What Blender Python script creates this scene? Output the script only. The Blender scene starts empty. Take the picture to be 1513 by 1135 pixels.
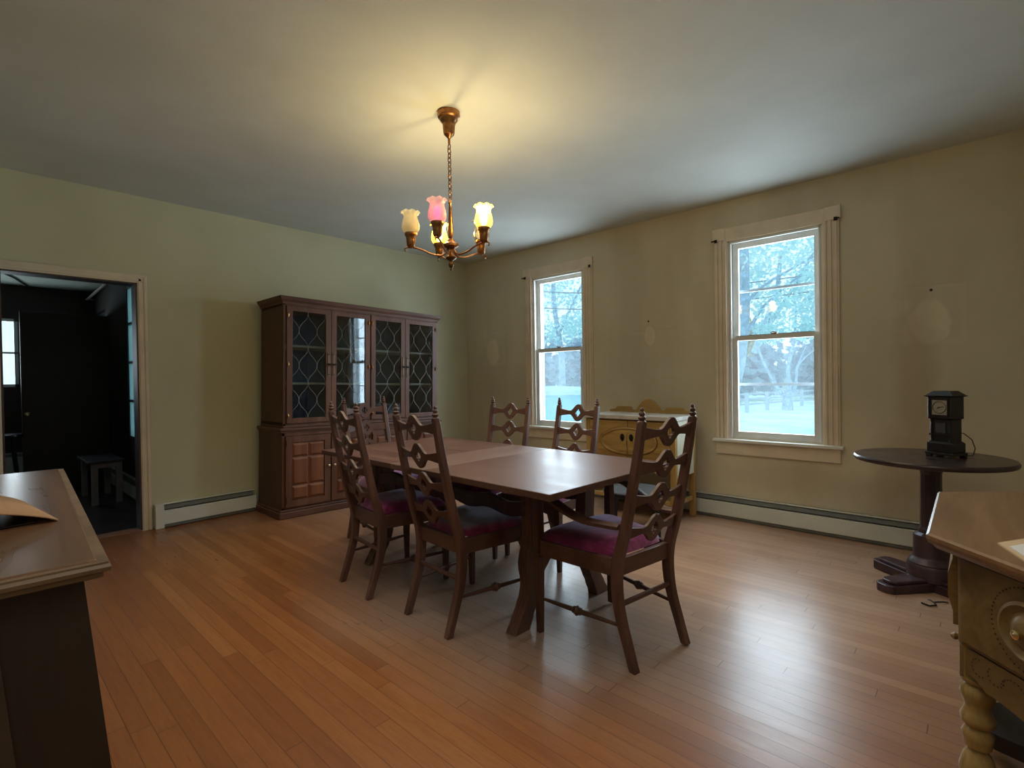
import bpy, bmesh, math, random
from mathutils import Vector, Matrix
random.seed(7)
PI = math.pi
scn = bpy.context.scene
COL = scn.collection

# ------------------------------------------------------------------ helpers
def V3(*a): return Vector(a)

def obj(name, bm, mat, parent=None, smooth=False, bevel=0.0, label=None, doubles=True):
    if doubles: bmesh.ops.remove_doubles(bm, verts=bm.verts, dist=1e-5)
    bmesh.ops.recalc_face_normals(bm, faces=bm.faces)
    me = bpy.data.meshes.new(name); bm.to_mesh(me); bm.free()
    for m in (mat if isinstance(mat, (list, tuple)) else [mat]): me.materials.append(m)
    o = bpy.data.objects.new(name, me); COL.objects.link(o)
    if parent is not None: o.parent = parent
    if smooth:
        for p in me.polygons: p.use_smooth = True
        try: me.set_sharp_from_angle(angle=math.radians(40))
        except Exception: pass
    if bevel > 0:
        b = o.modifiers.new('bevel', 'BEVEL'); b.width = bevel; b.segments = 2
        b.limit_method = 'ANGLE'; b.angle_limit = math.radians(40)
    if label: o['label'] = label
    return o

def tag(o, label=None, cat=None, group=None, kind=None):
    if label: o['label'] = label
    if cat: o['category'] = cat
    if group: o['group'] = group
    if kind: o['kind'] = kind
    return o

def thing(name, label, cat, loc=(0, 0, 0), rotz=0.0, group=None, kind=None):
    o = bpy.data.objects.new(name, None); COL.objects.link(o)
    o.empty_display_size = 0.1
    o.location = loc; o.rotation_euler = (0, 0, rotz)
    tag(o, label, cat, group, kind)
    return o

def copy_tree(o, parent=None):
    c = o.copy(); COL.objects.link(c)
    if parent is not None: c.parent = parent
    for ch in list(o.children): copy_tree(ch, c)
    return c

def B(): return bmesh.new()

def box(bm, x0, x1, y0, y1, z0, z1, M=None):
    vs = [bm.verts.new((x, y, z)) for x in (x0, x1) for y in (y0, y1) for z in (z0, z1)]
    if M is not None:
        for v in vs: v.co = M @ v.co
    for f in ((0,1,3,2),(4,6,7,5),(0,4,5,1),(2,3,7,6),(0,2,6,4),(1,5,7,3)):
        bm.faces.new([vs[i] for i in f])
    return vs

def cbox(bm, c, s, M=None):
    return box(bm, c[0]-s[0]/2, c[0]+s[0]/2, c[1]-s[1]/2, c[1]+s[1]/2, c[2]-s[2]/2, c[2]+s[2]/2, M)

def bar(bm, a, b, w, h, up=(0, 0, 1)):
    """rectangular bar from a to b; w across, h along up"""
    a = Vector(a); b = Vector(b); d = (b-a).normalized(); u = Vector(up)
    s = d.cross(u).normalized(); u = s.cross(d).normalized()
    r = []
    for p in (a, b):
        r.append([bm.verts.new(p + s*w/2*i + u*h/2*j) for i, j in ((-1,-1),(1,-1),(1,1),(-1,1))])
    for k in range(4): bm.faces.new((r[0][k], r[0][(k+1)%4], r[1][(k+1)%4], r[1][k]))
    bm.faces.new(r[0]); bm.faces.new(r[1])

def lathe(bm, prof, n=24, o=(0, 0, 0), M=None, wav=None, cap=True):
    """prof list of (r,z)"""
    rings = []
    for k, (r, z) in enumerate(prof):
        ring = []
        for i in range(n):
            a = 2*PI*i/n
            rr, zz = r, z
            if wav: rr, zz = wav(k, a, r, z)
            p = Vector((o[0]+rr*math.cos(a), o[1]+rr*math.sin(a), o[2]+zz))
            if M is not None: p = M @ p
            ring.append(bm.verts.new(p))
        rings.append(ring)
    for k in range(len(rings)-1):
        for i in range(n):
            bm.faces.new((rings[k][i], rings[k][(i+1)%n], rings[k+1][(i+1)%n], rings[k+1][i]))
    if cap:
        bm.faces.new(rings[0]); bm.faces.new(rings[-1])

def tube(bm, pts, rad, n=8, closed=False):
    pts = [Vector(p) for p in pts]; N = len(pts)
    if not isinstance(rad, (list, tuple)): rad = [rad]*N
    ref = None; rings = []
    for k in range(N):
        if closed: t = (pts[(k+1)%N]-pts[k-1])
        else: t = pts[min(k+1, N-1)]-pts[max(k-1, 0)]
        t.normalize()
        if ref is None:
            ref = t.orthogonal().normalized()
        ref = (ref - t*ref.dot(t)).normalized()
        s = t.cross(ref)
        rings.append([bm.verts.new(pts[k]+ (ref*math.cos(2*PI*i/n)+s*math.sin(2*PI*i/n))*rad[k]) for i in range(n)])
    for k in range(N if closed else N-1):
        a, b = rings[k], rings[(k+1)%N]
        for i in range(n): bm.faces.new((a[i], a[(i+1)%n], b[(i+1)%n], b[i]))
    if not closed:
        bm.faces.new(rings[0]); bm.faces.new(rings[-1])

def strip(bm, cols, fn, t0, t1):
    """cols: list of (u, lo, hi) or (u, lo, hlo, hhi, hi); fn(u,v,t)->xyz ; extruded between t0 and t1"""
    vv = []
    for c in cols:
        if len(c) == 3: c = (c[0], c[1], (c[1]+c[2])/2, (c[1]+c[2])/2, c[2])
        vv.append([[bm.verts.new(fn(c[0], v, t)) for v in c[1:]] for t in (t0, t1)] + [c[3]-c[2] > 1e-6])
    for a, b in zip(vv[:-1], vv[1:]):
        for k in (0, 2):
            for s in (0, 1):
                bm.faces.new((a[s][k], a[s][k+1], b[s][k+1], b[s][k]))
        for k in (0, 3): bm.faces.new((a[0][k], a[1][k], b[1][k], b[0][k]))
        if a[2] or b[2]:
            for k in (1, 2): bm.faces.new((a[0][k], a[1][k], b[1][k], b[0][k]))
    for e in (vv[0], vv[-1]):
        for k in (0, 2): bm.faces.new((e[0][k], e[0][k+1], e[1][k+1], e[1][k]))

def poly_prism(bm, poly, z0, z1, scale_top=1.0):
    a = [bm.verts.new((x, y, z0)) for x, y in poly]; b = [bm.verts.new((x, y, z1)) for x, y in poly]
    bm.faces.new(a); bm.faces.new(b)
    n = len(poly)
    for i in range(n): bm.faces.new((a[i], a[(i+1)%n], b[(i+1)%n], b[i]))

def rect_hole_wall(bm, fn, u0, u1, z0, z1, holes, t0, t1):
    """wall in (u,z) with rectangular holes [(u0,u1,z0,z1)] non overlapping in u"""
    def bx(a, b, c, d):
        if b-a < 1e-6 or d-c < 1e-6: return
        vs = [bm.verts.new(fn(u, z, t)) for u in (a, b) for z in (c, d) for t in (t0, t1)]
        for f in ((0,1,3,2),(4,6,7,5),(0,4,5,1),(2,3,7,6),(0,2,6,4),(1,5,7,3)): bm.faces.new([vs[i] for i in f])
    cur = u0
    for h in sorted(holes):
        bx(cur, h[0], z0, z1); bx(h[0], h[1], z0, h[2]); bx(h[0], h[1], h[3], z1); cur = h[1]
    bx(cur, u1, z0, z1)

# ------------------------------------------------------------------ materials
def new_mat(name):
    m = bpy.data.materials.new(name); m.use_nodes = True
    nt = m.node_tree; b = nt.nodes['Principled BSDF']
    return m, nt, b

def N(nt, typ, **kw):
    n = nt.nodes.new(typ)
    for k, v in kw.items():
        if k == 'inp':
            for kk, vv in v.items(): n.inputs[kk].default_value = vv
        else: setattr(n, k, v)
    return n

def math_(nt, op, a, b=None, c=None, clamp=False):
    n = nt.nodes.new('ShaderNodeMath'); n.operation = op; n.use_clamp = clamp
    for i, x in enumerate((a, b, c)):
        if x is None: continue
        if isinstance(x, (int, float)): n.inputs[i].default_value = x
        else: nt.links.new(x, n.inputs[i])
    return n.outputs[0]

def mix_(nt, fac, a, b, blend='MIX'):
    n = nt.nodes.new('ShaderNodeMix'); n.data_type = 'RGBA'; n.blend_type = blend
    for sock, x in ((n.inputs[0], fac), (n.inputs[6], a), (n.inputs[7], b)):
        if isinstance(x, (int, float)): sock.default_value = x
        elif isinstance(x, tuple): sock.default_value = x if len(x) == 4 else (*x, 1)
        else: nt.links.new(x, sock)
    return n.outputs[2]

def ramp_(nt, fac, stops):
    n = nt.nodes.new('ShaderNodeValToRGB'); e = n.color_ramp.elements
    while len(e) < len(stops): e.new(0.5)
    for el, (p, c) in zip(e, stops):
        el.position = p; el.color = (*c, 1) if len(c) == 3 else c
    nt.links.new(fac, n.inputs[0]); return n.outputs[0]

def coords(nt, scale=(1, 1, 1), kind='Object'):
    tc = nt.nodes.new('ShaderNodeTexCoord'); mp = nt.nodes.new('ShaderNodeMapping')
    mp.inputs['Scale'].default_value = scale
    nt.links.new(tc.outputs[kind], mp.inputs[0]); return mp.outputs[0]

def noise_(nt, vec, scale, detail=4, rough=.55, dist=0.0):
    n = N(nt, 'ShaderNodeTexNoise', inp={'Scale': scale, 'Detail': detail, 'Roughness': rough, 'Distortion': dist})
    nt.links.new(vec, n.inputs['Vector']); return n.outputs[0]

def bump_(nt, b, h, strength=.2, dist=.002):
    n = N(nt, 'ShaderNodeBump', inp={'Strength': strength, 'Distance': dist})
    nt.links.new(h, n.inputs['Height']); nt.links.new(n.outputs[0], b.inputs['Normal'])

def wood(name, dark, mid, light, grain='Z', rough=.4, coat=.15, fine=1.0, spec=.4):
    m, nt, b = new_mat(name)
    k = {'X': (.12, 1, 1), 'Y': (1, .12, 1), 'Z': (1, 1, .12)}[grain]
    v = coords(nt, k)
    n1 = noise_(nt, v, 9*fine, 6, .6, .8)
    n2 = noise_(nt, v, 90*fine, 3, .6)
    c = ramp_(nt, n1, [(.3, dark), (.52, mid), (.72, light)])
    f = math_(nt, 'MULTIPLY', math_(nt, 'SUBTRACT', n2, .45, clamp=True), 1.6, clamp=True)
    c = mix_(nt, f, c, dark)
    nt.links.new(c, b.inputs['Base Color'])
    r = math_(nt, 'ADD', math_(nt, 'MULTIPLY', n1, .25), rough-.12)
    nt.links.new(r, b.inputs['Roughness'])
    b.inputs['Coat Weight'].default_value = coat; b.inputs['Coat Roughness'].default_value = .25
    b.inputs['Specular IOR Level'].default_value = spec
    bump_(nt, b, n2, .08, .001)
    return m

def plain(name, col, rough=.5, metal=0.0, var=.12, scale=12, coat=0, spec=.5, bump=0.0):
    m, nt, b = new_mat(name)
    v = coords(nt)
    n = noise_(nt, v, scale, 4)
    d = tuple(c*(1-var) for c in col); l = tuple(min(1, c*(1+var)) for c in col)
    nt.links.new(ramp_(nt, n, [(.3, d), (.7, l)]), b.inputs['Base Color'])
    b.inputs['Roughness'].default_value = rough; b.inputs['Metallic'].default_value = metal
    b.inputs['Coat Weight'].default_value = coat; b.inputs['Specular IOR Level'].default_value = spec
    if bump: bump_(nt, b, noise_(nt, v, scale*8, 3), bump, .001)
    return m

M = {}
M['chair'] = wood('chair walnut', (.054, .025, .018), (.100, .046, .034), (.160, .080, .060), 'Z', .42, .12)
M['chair_x'] = wood('chair walnut across', (.054, .025, .018), (.100, .046, .034), (.160, .080, .060), 'X', .40, .15)
M['chair_y'] = wood('chair walnut along', (.054, .025, .018), (.100, .046, .034), (.160, .080, .060), 'Y', .42, .12)
M['table_top'] = wood('table top walnut', (.070, .031, .021), (.108, .051, .036), (.150, .076, .054), 'Y', .41, .10)
M['table'] = wood('table walnut', (.075, .036, .026), (.13, .064, .048), (.19, .098, .076), 'Z', .45, .12)
M['cab'] = wood('cabinet cherry', (.070, .027, .014), (.125, .048, .025), (.18, .074, .040), 'Z', .5, .08)
M['cab_x'] = wood('cabinet cherry across', (.070, .029, .018), (.115, .049, .031), (.155, .072, .045), 'X', .5, .08)
M['cab_side'] = wood('cabinet side', (.055, .024, .014), (.092, .040, .023), (.13, .058, .034), 'Z', .55, .05)
M['cab_panel'] = wood('cabinet raised panel', (.105, .032, .012), (.165, .054, .020), (.22, .08, .03), 'Z', .45, .15)
M['cab_in'] = plain('cabinet interior with painted reflection', (.055, .112, .185), .9, var=.2)  # blue window reflection of the door glass put into this colour
M['shelf'] = plain('cabinet shelf edge', (.46, .34, .23), .6)
M['oak'] = wood('golden oak', (.22, .125, .035), (.40, .245, .078), (.52, .345, .13), 'Y', .42, .2)
M['oak_z'] = wood('golden oak upright', (.22, .125, .035), (.40, .245, .078), (.52, .345, .13), 'Z', .42, .2)
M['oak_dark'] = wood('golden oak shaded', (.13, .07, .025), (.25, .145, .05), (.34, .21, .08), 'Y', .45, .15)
M['cream_paint'] = plain('cream side paint', (.62, .60, .46), .6, var=.08)
M['worn_white'] = plain('worn white top', (.48, .45, .40), .5, var=.2, scale=9)
M['desk'] = wood('console oak', (.105, .062, .020), (.175, .107, .037), (.245, .155, .058), 'X', .42, .12)
M['desk_top'] = wood('console top', (.15, .078, .034), (.225, .122, .056), (.30, .175, .088), 'X', .4, .12)
M['desk_leg'] = wood('console leg', (.16, .10, .034), (.30, .20, .068), (.42, .30, .12), 'Z', .3, .3)
M['chest'] = wood('buffet end', (.026, .016, .013), (.038, .024, .019), (.052, .033, .026), 'Z', .65, 0)
M['chest_top'] = wood('buffet top', (.11, .052, .026), (.185, .093, .048), (.25, .135, .075), 'Y', .3, .5)
M['chest_edge'] = wood('buffet worn moulding', (.11, .068, .040), (.20, .13, .08), (.30, .21, .13), 'X', .5, .1)
M['dark_wood'] = wood('dark mahogany', (.028, .015, .021), (.052, .027, .036), (.078, .042, .055), 'Z', .4, .2)
M['dark_top'] = wood('dark mahogany top', (.020, .010, .010), (.038, .020, .019), (.06, .034, .032), 'Y', .3, .3)
M['black'] = plain('ebonised black', (.010, .009, .011), .35, var=.3)
M['clock'] = plain('black clock case', (.012, .010, .012), .4, var=.4, scale=30, bump=.2)
M['brass'] = plain('antique copper brass', (.30, .14, .055), .34, 1.0, .3, 40)
M['brass_dark'] = plain('dark antique brass', (.16, .08, .035), .4, 1.0, .3, 40)
M['brass_bright'] = plain('bright brass', (.75, .60, .32), .3, 1.0)
M['iron'] = plain('black iron', (.015, .014, .013), .5, .6)
M['trim'] = plain('cream trim paint', (.72, .61, .48), .45, var=.07, scale=7)
M['sash'] = plain('grey white sash paint', (.70, .69, .66), .5, var=.08, scale=9)
M['white_trim'] = plain('white stop paint', (.75, .74, .70), .45, var=.05)
M['door_trim'] = plain('door casing paint', (.64, .56, .44), .45, var=.06, scale=7)
M['steel'] = plain('grey heater damper', (.16, .17, .165), .55, .2, .15)
M['manila'] = plain('manila paper', (.62, .46, .28), .8, var=.05)
M['paper'] = plain('white paper', (.75, .76, .78), .8, var=.03)
M['card'] = plain('tan cardboard', (.40, .225, .115), .8, var=.06, scale=30)
M['dial'] = plain('clock dial', (.36, .33, .28), .5, var=.1, scale=60)
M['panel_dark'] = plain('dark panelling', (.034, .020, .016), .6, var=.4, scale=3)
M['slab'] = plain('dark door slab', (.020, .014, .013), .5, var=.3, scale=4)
M['lav'] = plain('faded lavender wood', (.22, .20, .23), .6)
M['tile'] = plain('pale ceiling tile', (.62, .66, .60), .9, var=.05, scale=2)
M['glass_dark'] = None

def velvet():
    m, nt, b = new_mat('magenta velvet'); v = coords(nt)
    n = noise_(nt, v, 7, 5, .65, .8)
    c = ramp_(nt, n, [(.34, (.10, .012, .045)), (.52, (.20, .026, .095)), (.68, (.34, .075, .20))])
    nt.links.new(c, b.inputs['Base Color']); b.inputs['Roughness'].default_value = .95
    b.inputs['Sheen Weight'].default_value = .9; b.inputs['Sheen Roughness'].default_value = .45
    b.inputs['Sheen Tint'].default_value = (.62, .60, .80, 1); b.inputs['Specular IOR Level'].default_value = .1
    bump_(nt, b, noise_(nt, v, 160, 2), .4, .003); return m
M['velvet'] = velvet()
def velvet_sheen():
    m, nt, b = new_mat('velvet with painted slate sheen'); v = coords(nt)
    n = noise_(nt, v, 9, 5, .7, .8)
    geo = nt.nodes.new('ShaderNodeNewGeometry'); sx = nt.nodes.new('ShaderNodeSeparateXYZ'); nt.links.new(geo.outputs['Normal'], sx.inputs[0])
    up = math_(nt, 'SUBTRACT', math_(nt, 'MULTIPLY', sx.outputs[2], 2.6), 1.35, clamp=True)  # upward faces turn slate: window sheen painted onto the magenta velvet
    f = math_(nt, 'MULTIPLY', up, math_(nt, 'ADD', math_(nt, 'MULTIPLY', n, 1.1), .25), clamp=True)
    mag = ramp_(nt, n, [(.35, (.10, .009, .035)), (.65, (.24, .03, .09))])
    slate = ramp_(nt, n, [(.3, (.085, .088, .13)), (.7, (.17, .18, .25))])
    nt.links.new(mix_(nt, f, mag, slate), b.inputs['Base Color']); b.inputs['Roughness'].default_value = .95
    b.inputs['Sheen Weight'].default_value = .6; b.inputs['Specular IOR Level'].default_value = .1
    b.inputs['Sheen Tint'].default_value = (.7, .7, .85, 1)
    bump_(nt, b, noise_(nt, v, 160, 2), .4, .003); return m
M['velvet_sheen'] = velvet_sheen()

def soft_box(nt, a, b, a0, a1, b0, b1, s=.01):
    def side(x, e, sign):
        return math_(nt, 'ADD', math_(nt, 'MULTIPLY', math_(nt, 'SUBTRACT', x, e), sign/(2*s)), .5, clamp=True)
    r = math_(nt, 'MULTIPLY', side(a, a0, 1), side(a, a1, -1))
    r = math_(nt, 'MULTIPLY', r, side(b, b0, 1)); return math_(nt, 'MULTIPLY', r, side(b, b1, -1))

def ellipse(nt, a, b, ca, cb, ra, rb, s=.15, warp=None):
    x = math_(nt, 'DIVIDE', math_(nt, 'SUBTRACT', a, ca), ra); y = math_(nt, 'DIVIDE', math_(nt, 'SUBTRACT', b, cb), rb)
    d = math_(nt, 'SQRT', math_(nt, 'ADD', math_(nt, 'MULTIPLY', x, x), math_(nt, 'MULTIPLY', y, y)))
    if warp is not None: d = math_(nt, 'ADD', d, warp)
    return math_(nt, 'MULTIPLY', math_(nt, 'SUBTRACT', 1.0+s/2, d), 1/s, clamp=True)

def wall_mat(name, base, stains=False):
    m, nt, b = new_mat(name)
    tc = nt.nodes.new('ShaderNodeTexCoord'); v = tc.outputs['Object']
    n = noise_(nt, v, 1.3, 4, .55); n2 = noise_(nt, v, 220, 2)
    d = tuple(c*.90 for c in base); l = tuple(c*1.06 for c in base)
    c = ramp_(nt, n, [(.3, d), (.7, l)])
    if stains:
        sx = nt.nodes.new('ShaderNodeSeparateXYZ'); nt.links.new(v, sx.inputs[0]); Y, Z = sx.outputs[1], sx.outputs[2]
        warp = math_(nt, 'MULTIPLY', math_(nt, 'SUBTRACT', noise_(nt, v, 9, 3), .5), .9)
        lightc = tuple(min(1, x*1.35) for x in base); darkc = tuple(x*.72 for x in base)
        for (y0, y1, z0, z1, ey, ez, ra, rb, fr, fe) in ((4.36, 4.72, 1.37, 1.81, 4.57, 1.55, .11, .16, .20, .50), (2.10, 2.62, 1.20, 1.66, 2.385, 1.60, .055, .10, .09, .5), (.055, .385, 1.395, 1.815, .245, 1.56, .11, .15, .18, .46)):
            fr_ = soft_box(nt, Y, Z, y0, y1, z0, z1, .012)
            inner = soft_box(nt, Y, Z, y0+.025, y1-.025, z0+.025, z1-.025, .02)
            edge = math_(nt, 'SUBTRACT', fr_, math_(nt, 'MULTIPLY', inner, .65), clamp=True)
            c = mix_(nt, math_(nt, 'MULTIPLY', edge, fr), c, lightc)
            topl = soft_box(nt, Y, Z, y0+.01, y1-.01, z1-.008, z1+.004, .006)
            c = mix_(nt, math_(nt, 'MULTIPLY', topl, .35), c, darkc)
            halo = ellipse(nt, Y, Z, ey, ez, ra*1.5, rb*1.25, .5, warp)
            c = mix_(nt, math_(nt, 'MULTIPLY', halo, .14), c, darkc)
            el = ellipse(nt, Y, Z, ey, ez, ra, rb, .18, warp)
            c = mix_(nt, math_(nt, 'MULTIPLY', el, fe), c, lightc)
        # soot bands rising from the heater
        band = math_(nt, 'MULTIPLY', math_(nt, 'SUBTRACT', noise_(nt, coords(nt, (1, 1, .18)), 1.7, 3), .45, clamp=True), 1.5, clamp=True)
        c = mix_(nt, math_(nt, 'MULTIPLY', band, .95), c, tuple(x*.55*t for x, t in zip(base, (1.12, .92, .80))))
        for (ey, ez, ra, rb, q) in ((.33, 1.05, .11, .75, .42), (.47, .40, .10, .35, .35), (1.15, .36, .45, .12, .25)):
            c = mix_(nt, math_(nt, 'MULTIPLY', ellipse(nt, Y, Z, ey, ez, ra, rb, 1.0, warp), q), c, tuple(x*.50*t for x, t in zip(base, (1.15, .90, .75))))
        for (py, pz) in ((2.394, 1.745), (.235, 1.775)):
            c = mix_(nt, ellipse(nt, Y, Z, py, pz, .009, .009, .3), c, (.02, .015, .01))
    nt.links.new(c, b.inputs['Base Color']); b.inputs['Roughness'].default_value = .75
    b.inputs['Specular IOR Level'].default_value = .25
    bump_(nt, b, n2, .06, .002); return m
M['wall_a'] = wall_mat('green cream wall', (.555, .545, .385))
M['wall_b'] = wall_mat('tan cream wall', (.63, .57, .435), True)
M['ceiling'] = wall_mat('ceiling paint', (.58, .595, .56))

def floor_mat():
    m, nt, b = new_mat('strip oak floor')
    tc = nt.nodes.new('ShaderNodeTexCoord'); v = tc.outputs['Object']
    sx = nt.nodes.new('ShaderNodeSeparateXYZ'); nt.links.new(v, sx.inputs[0]); X, Y = sx.outputs[0], sx.outputs[1]
    W = .064
    u = math_(nt, 'DIVIDE', math_(nt, 'ADD', X, 10), W); bi = math_(nt, 'FLOOR', u); fu = math_(nt, 'FRACT', u)
    w1 = N(nt, 'ShaderNodeTexWhiteNoise', noise_dimensions='1D'); nt.links.new(bi, w1.inputs['W'])
    yy = math_(nt, 'ADD', math_(nt, 'DIVIDE', Y, 1.5), math_(nt, 'MULTIPLY', w1.outputs[0], 17.3))
    si = math_(nt, 'FLOOR', yy); fy = math_(nt, 'FRACT', yy)
    cb = nt.nodes.new('ShaderNodeCombineXYZ'); nt.links.new(bi, cb.inputs[0]); nt.links.new(si, cb.inputs[1])
    w2 = N(nt, 'ShaderNodeTexWhiteNoise', noise_dimensions='2D'); nt.links.new(cb.outputs[0], w2.inputs['Vector'])
    tone = w2.outputs[0]
    # grain
    cg = nt.nodes.new('ShaderNodeCombineXYZ')
    nt.links.new(math_(nt, 'ADD', math_(nt, 'MULTIPLY', X, 1.0), math_(nt, 'MULTIPLY', tone, 7)), cg.inputs[0]); nt.links.new(math_(nt, 'MULTIPLY', Y, .07), cg.inputs[1])
    g1 = noise_(nt, cg.outputs[0], 26, 5, .65, 1.2); g2 = noise_(nt, cg.outputs[0], 160, 3, .6)
    c = ramp_(nt, tone, [(.0, (.225, .082, .026)), (.35, (.250, .094, .030)), (.7, (.278, .108, .035)), (1.0, (.310, .128, .044))])
    c = mix_(nt, math_(nt, 'MULTIPLY', math_(nt, 'SUBTRACT', g1, .42, clamp=True), 1.3, clamp=True), c, (.12, .034, .011))
    c = mix_(nt, math_(nt, 'MULTIPLY', math_(nt, 'SUBTRACT', g2, .5, clamp=True), 1.0, clamp=True), c, (.09, .028, .010))
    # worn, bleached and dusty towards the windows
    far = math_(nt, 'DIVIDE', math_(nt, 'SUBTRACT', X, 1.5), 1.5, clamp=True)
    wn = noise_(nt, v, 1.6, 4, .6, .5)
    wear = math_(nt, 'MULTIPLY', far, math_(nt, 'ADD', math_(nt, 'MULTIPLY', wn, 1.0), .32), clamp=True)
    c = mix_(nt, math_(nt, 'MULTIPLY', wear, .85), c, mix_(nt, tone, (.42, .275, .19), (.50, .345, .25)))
    # dust under the table
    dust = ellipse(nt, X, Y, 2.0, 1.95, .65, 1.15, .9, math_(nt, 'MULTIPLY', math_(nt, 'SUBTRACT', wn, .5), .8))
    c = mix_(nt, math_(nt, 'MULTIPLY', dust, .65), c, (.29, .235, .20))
    # gaps
    gap = math_(nt, 'MULTIPLY', math_(nt, 'LESS_THAN', fu, .035), 1.0)
    gapy = math_(nt, 'LESS_THAN', fy, .0022)
    gg = math_(nt, 'MAXIMUM', gap, gapy)
    c = mix_(nt, math_(nt, 'MULTIPLY', gg, .65), c, (.035, .014, .007))
    nt.links.new(c, b.inputs['Base Color'])
    r = math_(nt, 'ADD', math_(nt, 'ADD', .19, math_(nt, 'MULTIPLY', wn, .14)), math_(nt, 'MULTIPLY', g1, .10))
    nt.links.new(r, b.inputs['Roughness']); b.inputs['Specular IOR Level'].default_value = .5
    hgt = math_(nt, 'SUBTRACT', math_(nt, 'ADD', math_(nt, 'MULTIPLY', g1, .3), math_(nt, 'MULTIPLY', tone, .35)), math_(nt, 'MULTIPLY', gg, 1.0))
    hgt = math_(nt, 'ADD', hgt, math_(nt, 'MULTIPLY', noise_(nt, coords(nt, (1, .35, 1)), 14, 3), .9))
    bump_(nt, b, hgt, .30, .003); return m
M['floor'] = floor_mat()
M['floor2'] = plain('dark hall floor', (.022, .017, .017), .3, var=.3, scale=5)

def heater_mat(name, rust):
    m, nt, b = new_mat(name); v = coords(nt)
    n = noise_(nt, v, 2.2, 4); n2 = noise_(nt, v, 22, 5, .7); n3 = noise_(nt, coords(nt, (1, .5, .7)), 1.1, 2)
    c = ramp_(nt, n, [(.35, (.62, .66, .64)), (.65, (.72, .75, .72))])
    f = math_(nt, 'MULTIPLY', math_(nt, 'SUBTRACT', n2, .64, clamp=True), 12, clamp=True)
    f = math_(nt, 'MULTIPLY', f, math_(nt, 'MULTIPLY', math_(nt, 'SUBTRACT', n3, .46, clamp=True), 6, clamp=True))
    c = mix_(nt, math_(nt, 'MULTIPLY', f, rust), c, (.09, .045, .025))
    nt.links.new(c, b.inputs['Base Color']); b.inputs['Roughness'].default_value = .5; return m
M['heater_a'] = heater_mat('heater enamel', .3); M['heater_b'] = heater_mat('rusty heater enamel', 1.0)

def pane_mat(name, haze, tint=(1, 1, 1), gloss=.09, rough=.02, hazecol=(.8, .9, 1)):
    m, nt, b = new_mat(name); nt.nodes.remove(b); out = nt.nodes['Material Output']
    tr = N(nt, 'ShaderNodeBsdfTransparent', inp={'Color': (*tint, 1)})
    tl = N(nt, 'ShaderNodeBsdfTranslucent', inp={'Color': (*hazecol, 1)})
    gl = N(nt, 'ShaderNodeBsdfGlossy', inp={'Color': (1, 1, 1, 1), 'Roughness': rough})
    m1 = nt.nodes.new('ShaderNodeMixShader'); v = coords(nt)
    h = math_(nt, 'MULTIPLY', math_(nt, 'ADD', .7, math_(nt, 'MULTIPLY', noise_(nt, v, 4, 3), .6)), haze)
    nt.links.new(h, m1.inputs[0]); nt.links.new(tr.outputs[0], m1.inputs[1]); nt.links.new(tl.outputs[0], m1.inputs[2])
    m2 = nt.nodes.new('ShaderNodeMixShader'); fr = N(nt, 'ShaderNodeLayerWeight', inp={'Blend': .35})
    f = math_(nt, 'ADD', math_(nt, 'MULTIPLY', fr.outputs['Fresnel'], gloss*2.5), gloss*.4, clamp=True)
    nt.links.new(f, m2.inputs[0]); nt.links.new(m1.outputs[0], m2.inputs[1]); nt.links.new(gl.outputs[0], m2.inputs[2])
    nt.links.new(m2.outputs[0], out.inputs['Surface']); return m
M['pane'] = pane_mat('window glass', .010)
M['pane_hazy'] = pane_mat('dusty lower glass', .026)
M['pane_frost'] = pane_mat('frosted glass', .55, hazecol=(.5, .65, .68))
M['cab_glass'] = pane_mat('cabinet glass', .0, (.72, .82, .88), .11, .03)
M['clear_shade'] = pane_mat('clear shade glass', .30, (.95, .93, .85), .25, .1, (.9, .82, .62))

def shade_mat(name, col, trans, emit, emit_col):
    m, nt, b = new_mat(name); nt.nodes.remove(b); out = nt.nodes['Material Output']
    tr = N(nt, 'ShaderNodeBsdfTransparent', inp={'Color': (*[.5+.5*c for c in col], 1)})
    tl = N(nt, 'ShaderNodeBsdfTranslucent', inp={'Color': (*col, 1)})
    df = N(nt, 'ShaderNodeBsdfPrincipled', inp={'Base Color': (*col, 1), 'Roughness': .35})
    em = N(nt, 'ShaderNodeEmission', inp={'Color': (*emit_col, 1), 'Strength': emit})
    a = nt.nodes.new('ShaderNodeMixShader'); a.inputs[0].default_value = .5
    nt.links.new(tl.outputs[0], a.inputs[1]); nt.links.new(df.outputs[0], a.inputs[2])
    c = nt.nodes.new('ShaderNodeMixShader')
    n = noise_(nt, coords(nt), 40, 3)
    nt.links.new(math_(nt, 'ADD', trans-.1, math_(nt, 'MULTIPLY', n, .2)), c.inputs[0]); nt.links.new(a.outputs[0], c.inputs[1]); nt.links.new(tr.outputs[0], c.inputs[2])
    d = nt.nodes.new('ShaderNodeAddShader'); nt.links.new(c.outputs[0], d.inputs[0]); nt.links.new(em.outputs[0], d.inputs[1])
    nt.links.new(d.outputs[0], out.inputs['Surface']); return m
M['shade_cream'] = shade_mat('cream frosted shade', (.80, .72, .50), .12, .0, (1, .8, .4))
M['shade_pink'] = shade_mat('pink frosted shade', (.90, .58, .56), .28, .05, (1, .35, .45))
M['shade_lit'] = shade_mat('glowing yellow shade', (.95, .72, .10), .40, 1.0, (1, .62, .01))
def emis(name, col, s):
    m, nt, b = new_mat(name); b.inputs['Base Color'].default_value = (*col, 1)
    b.inputs['Emission Color'].default_value = (*col, 1); b.inputs['Emission Strength'].default_value = s; return m
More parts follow.
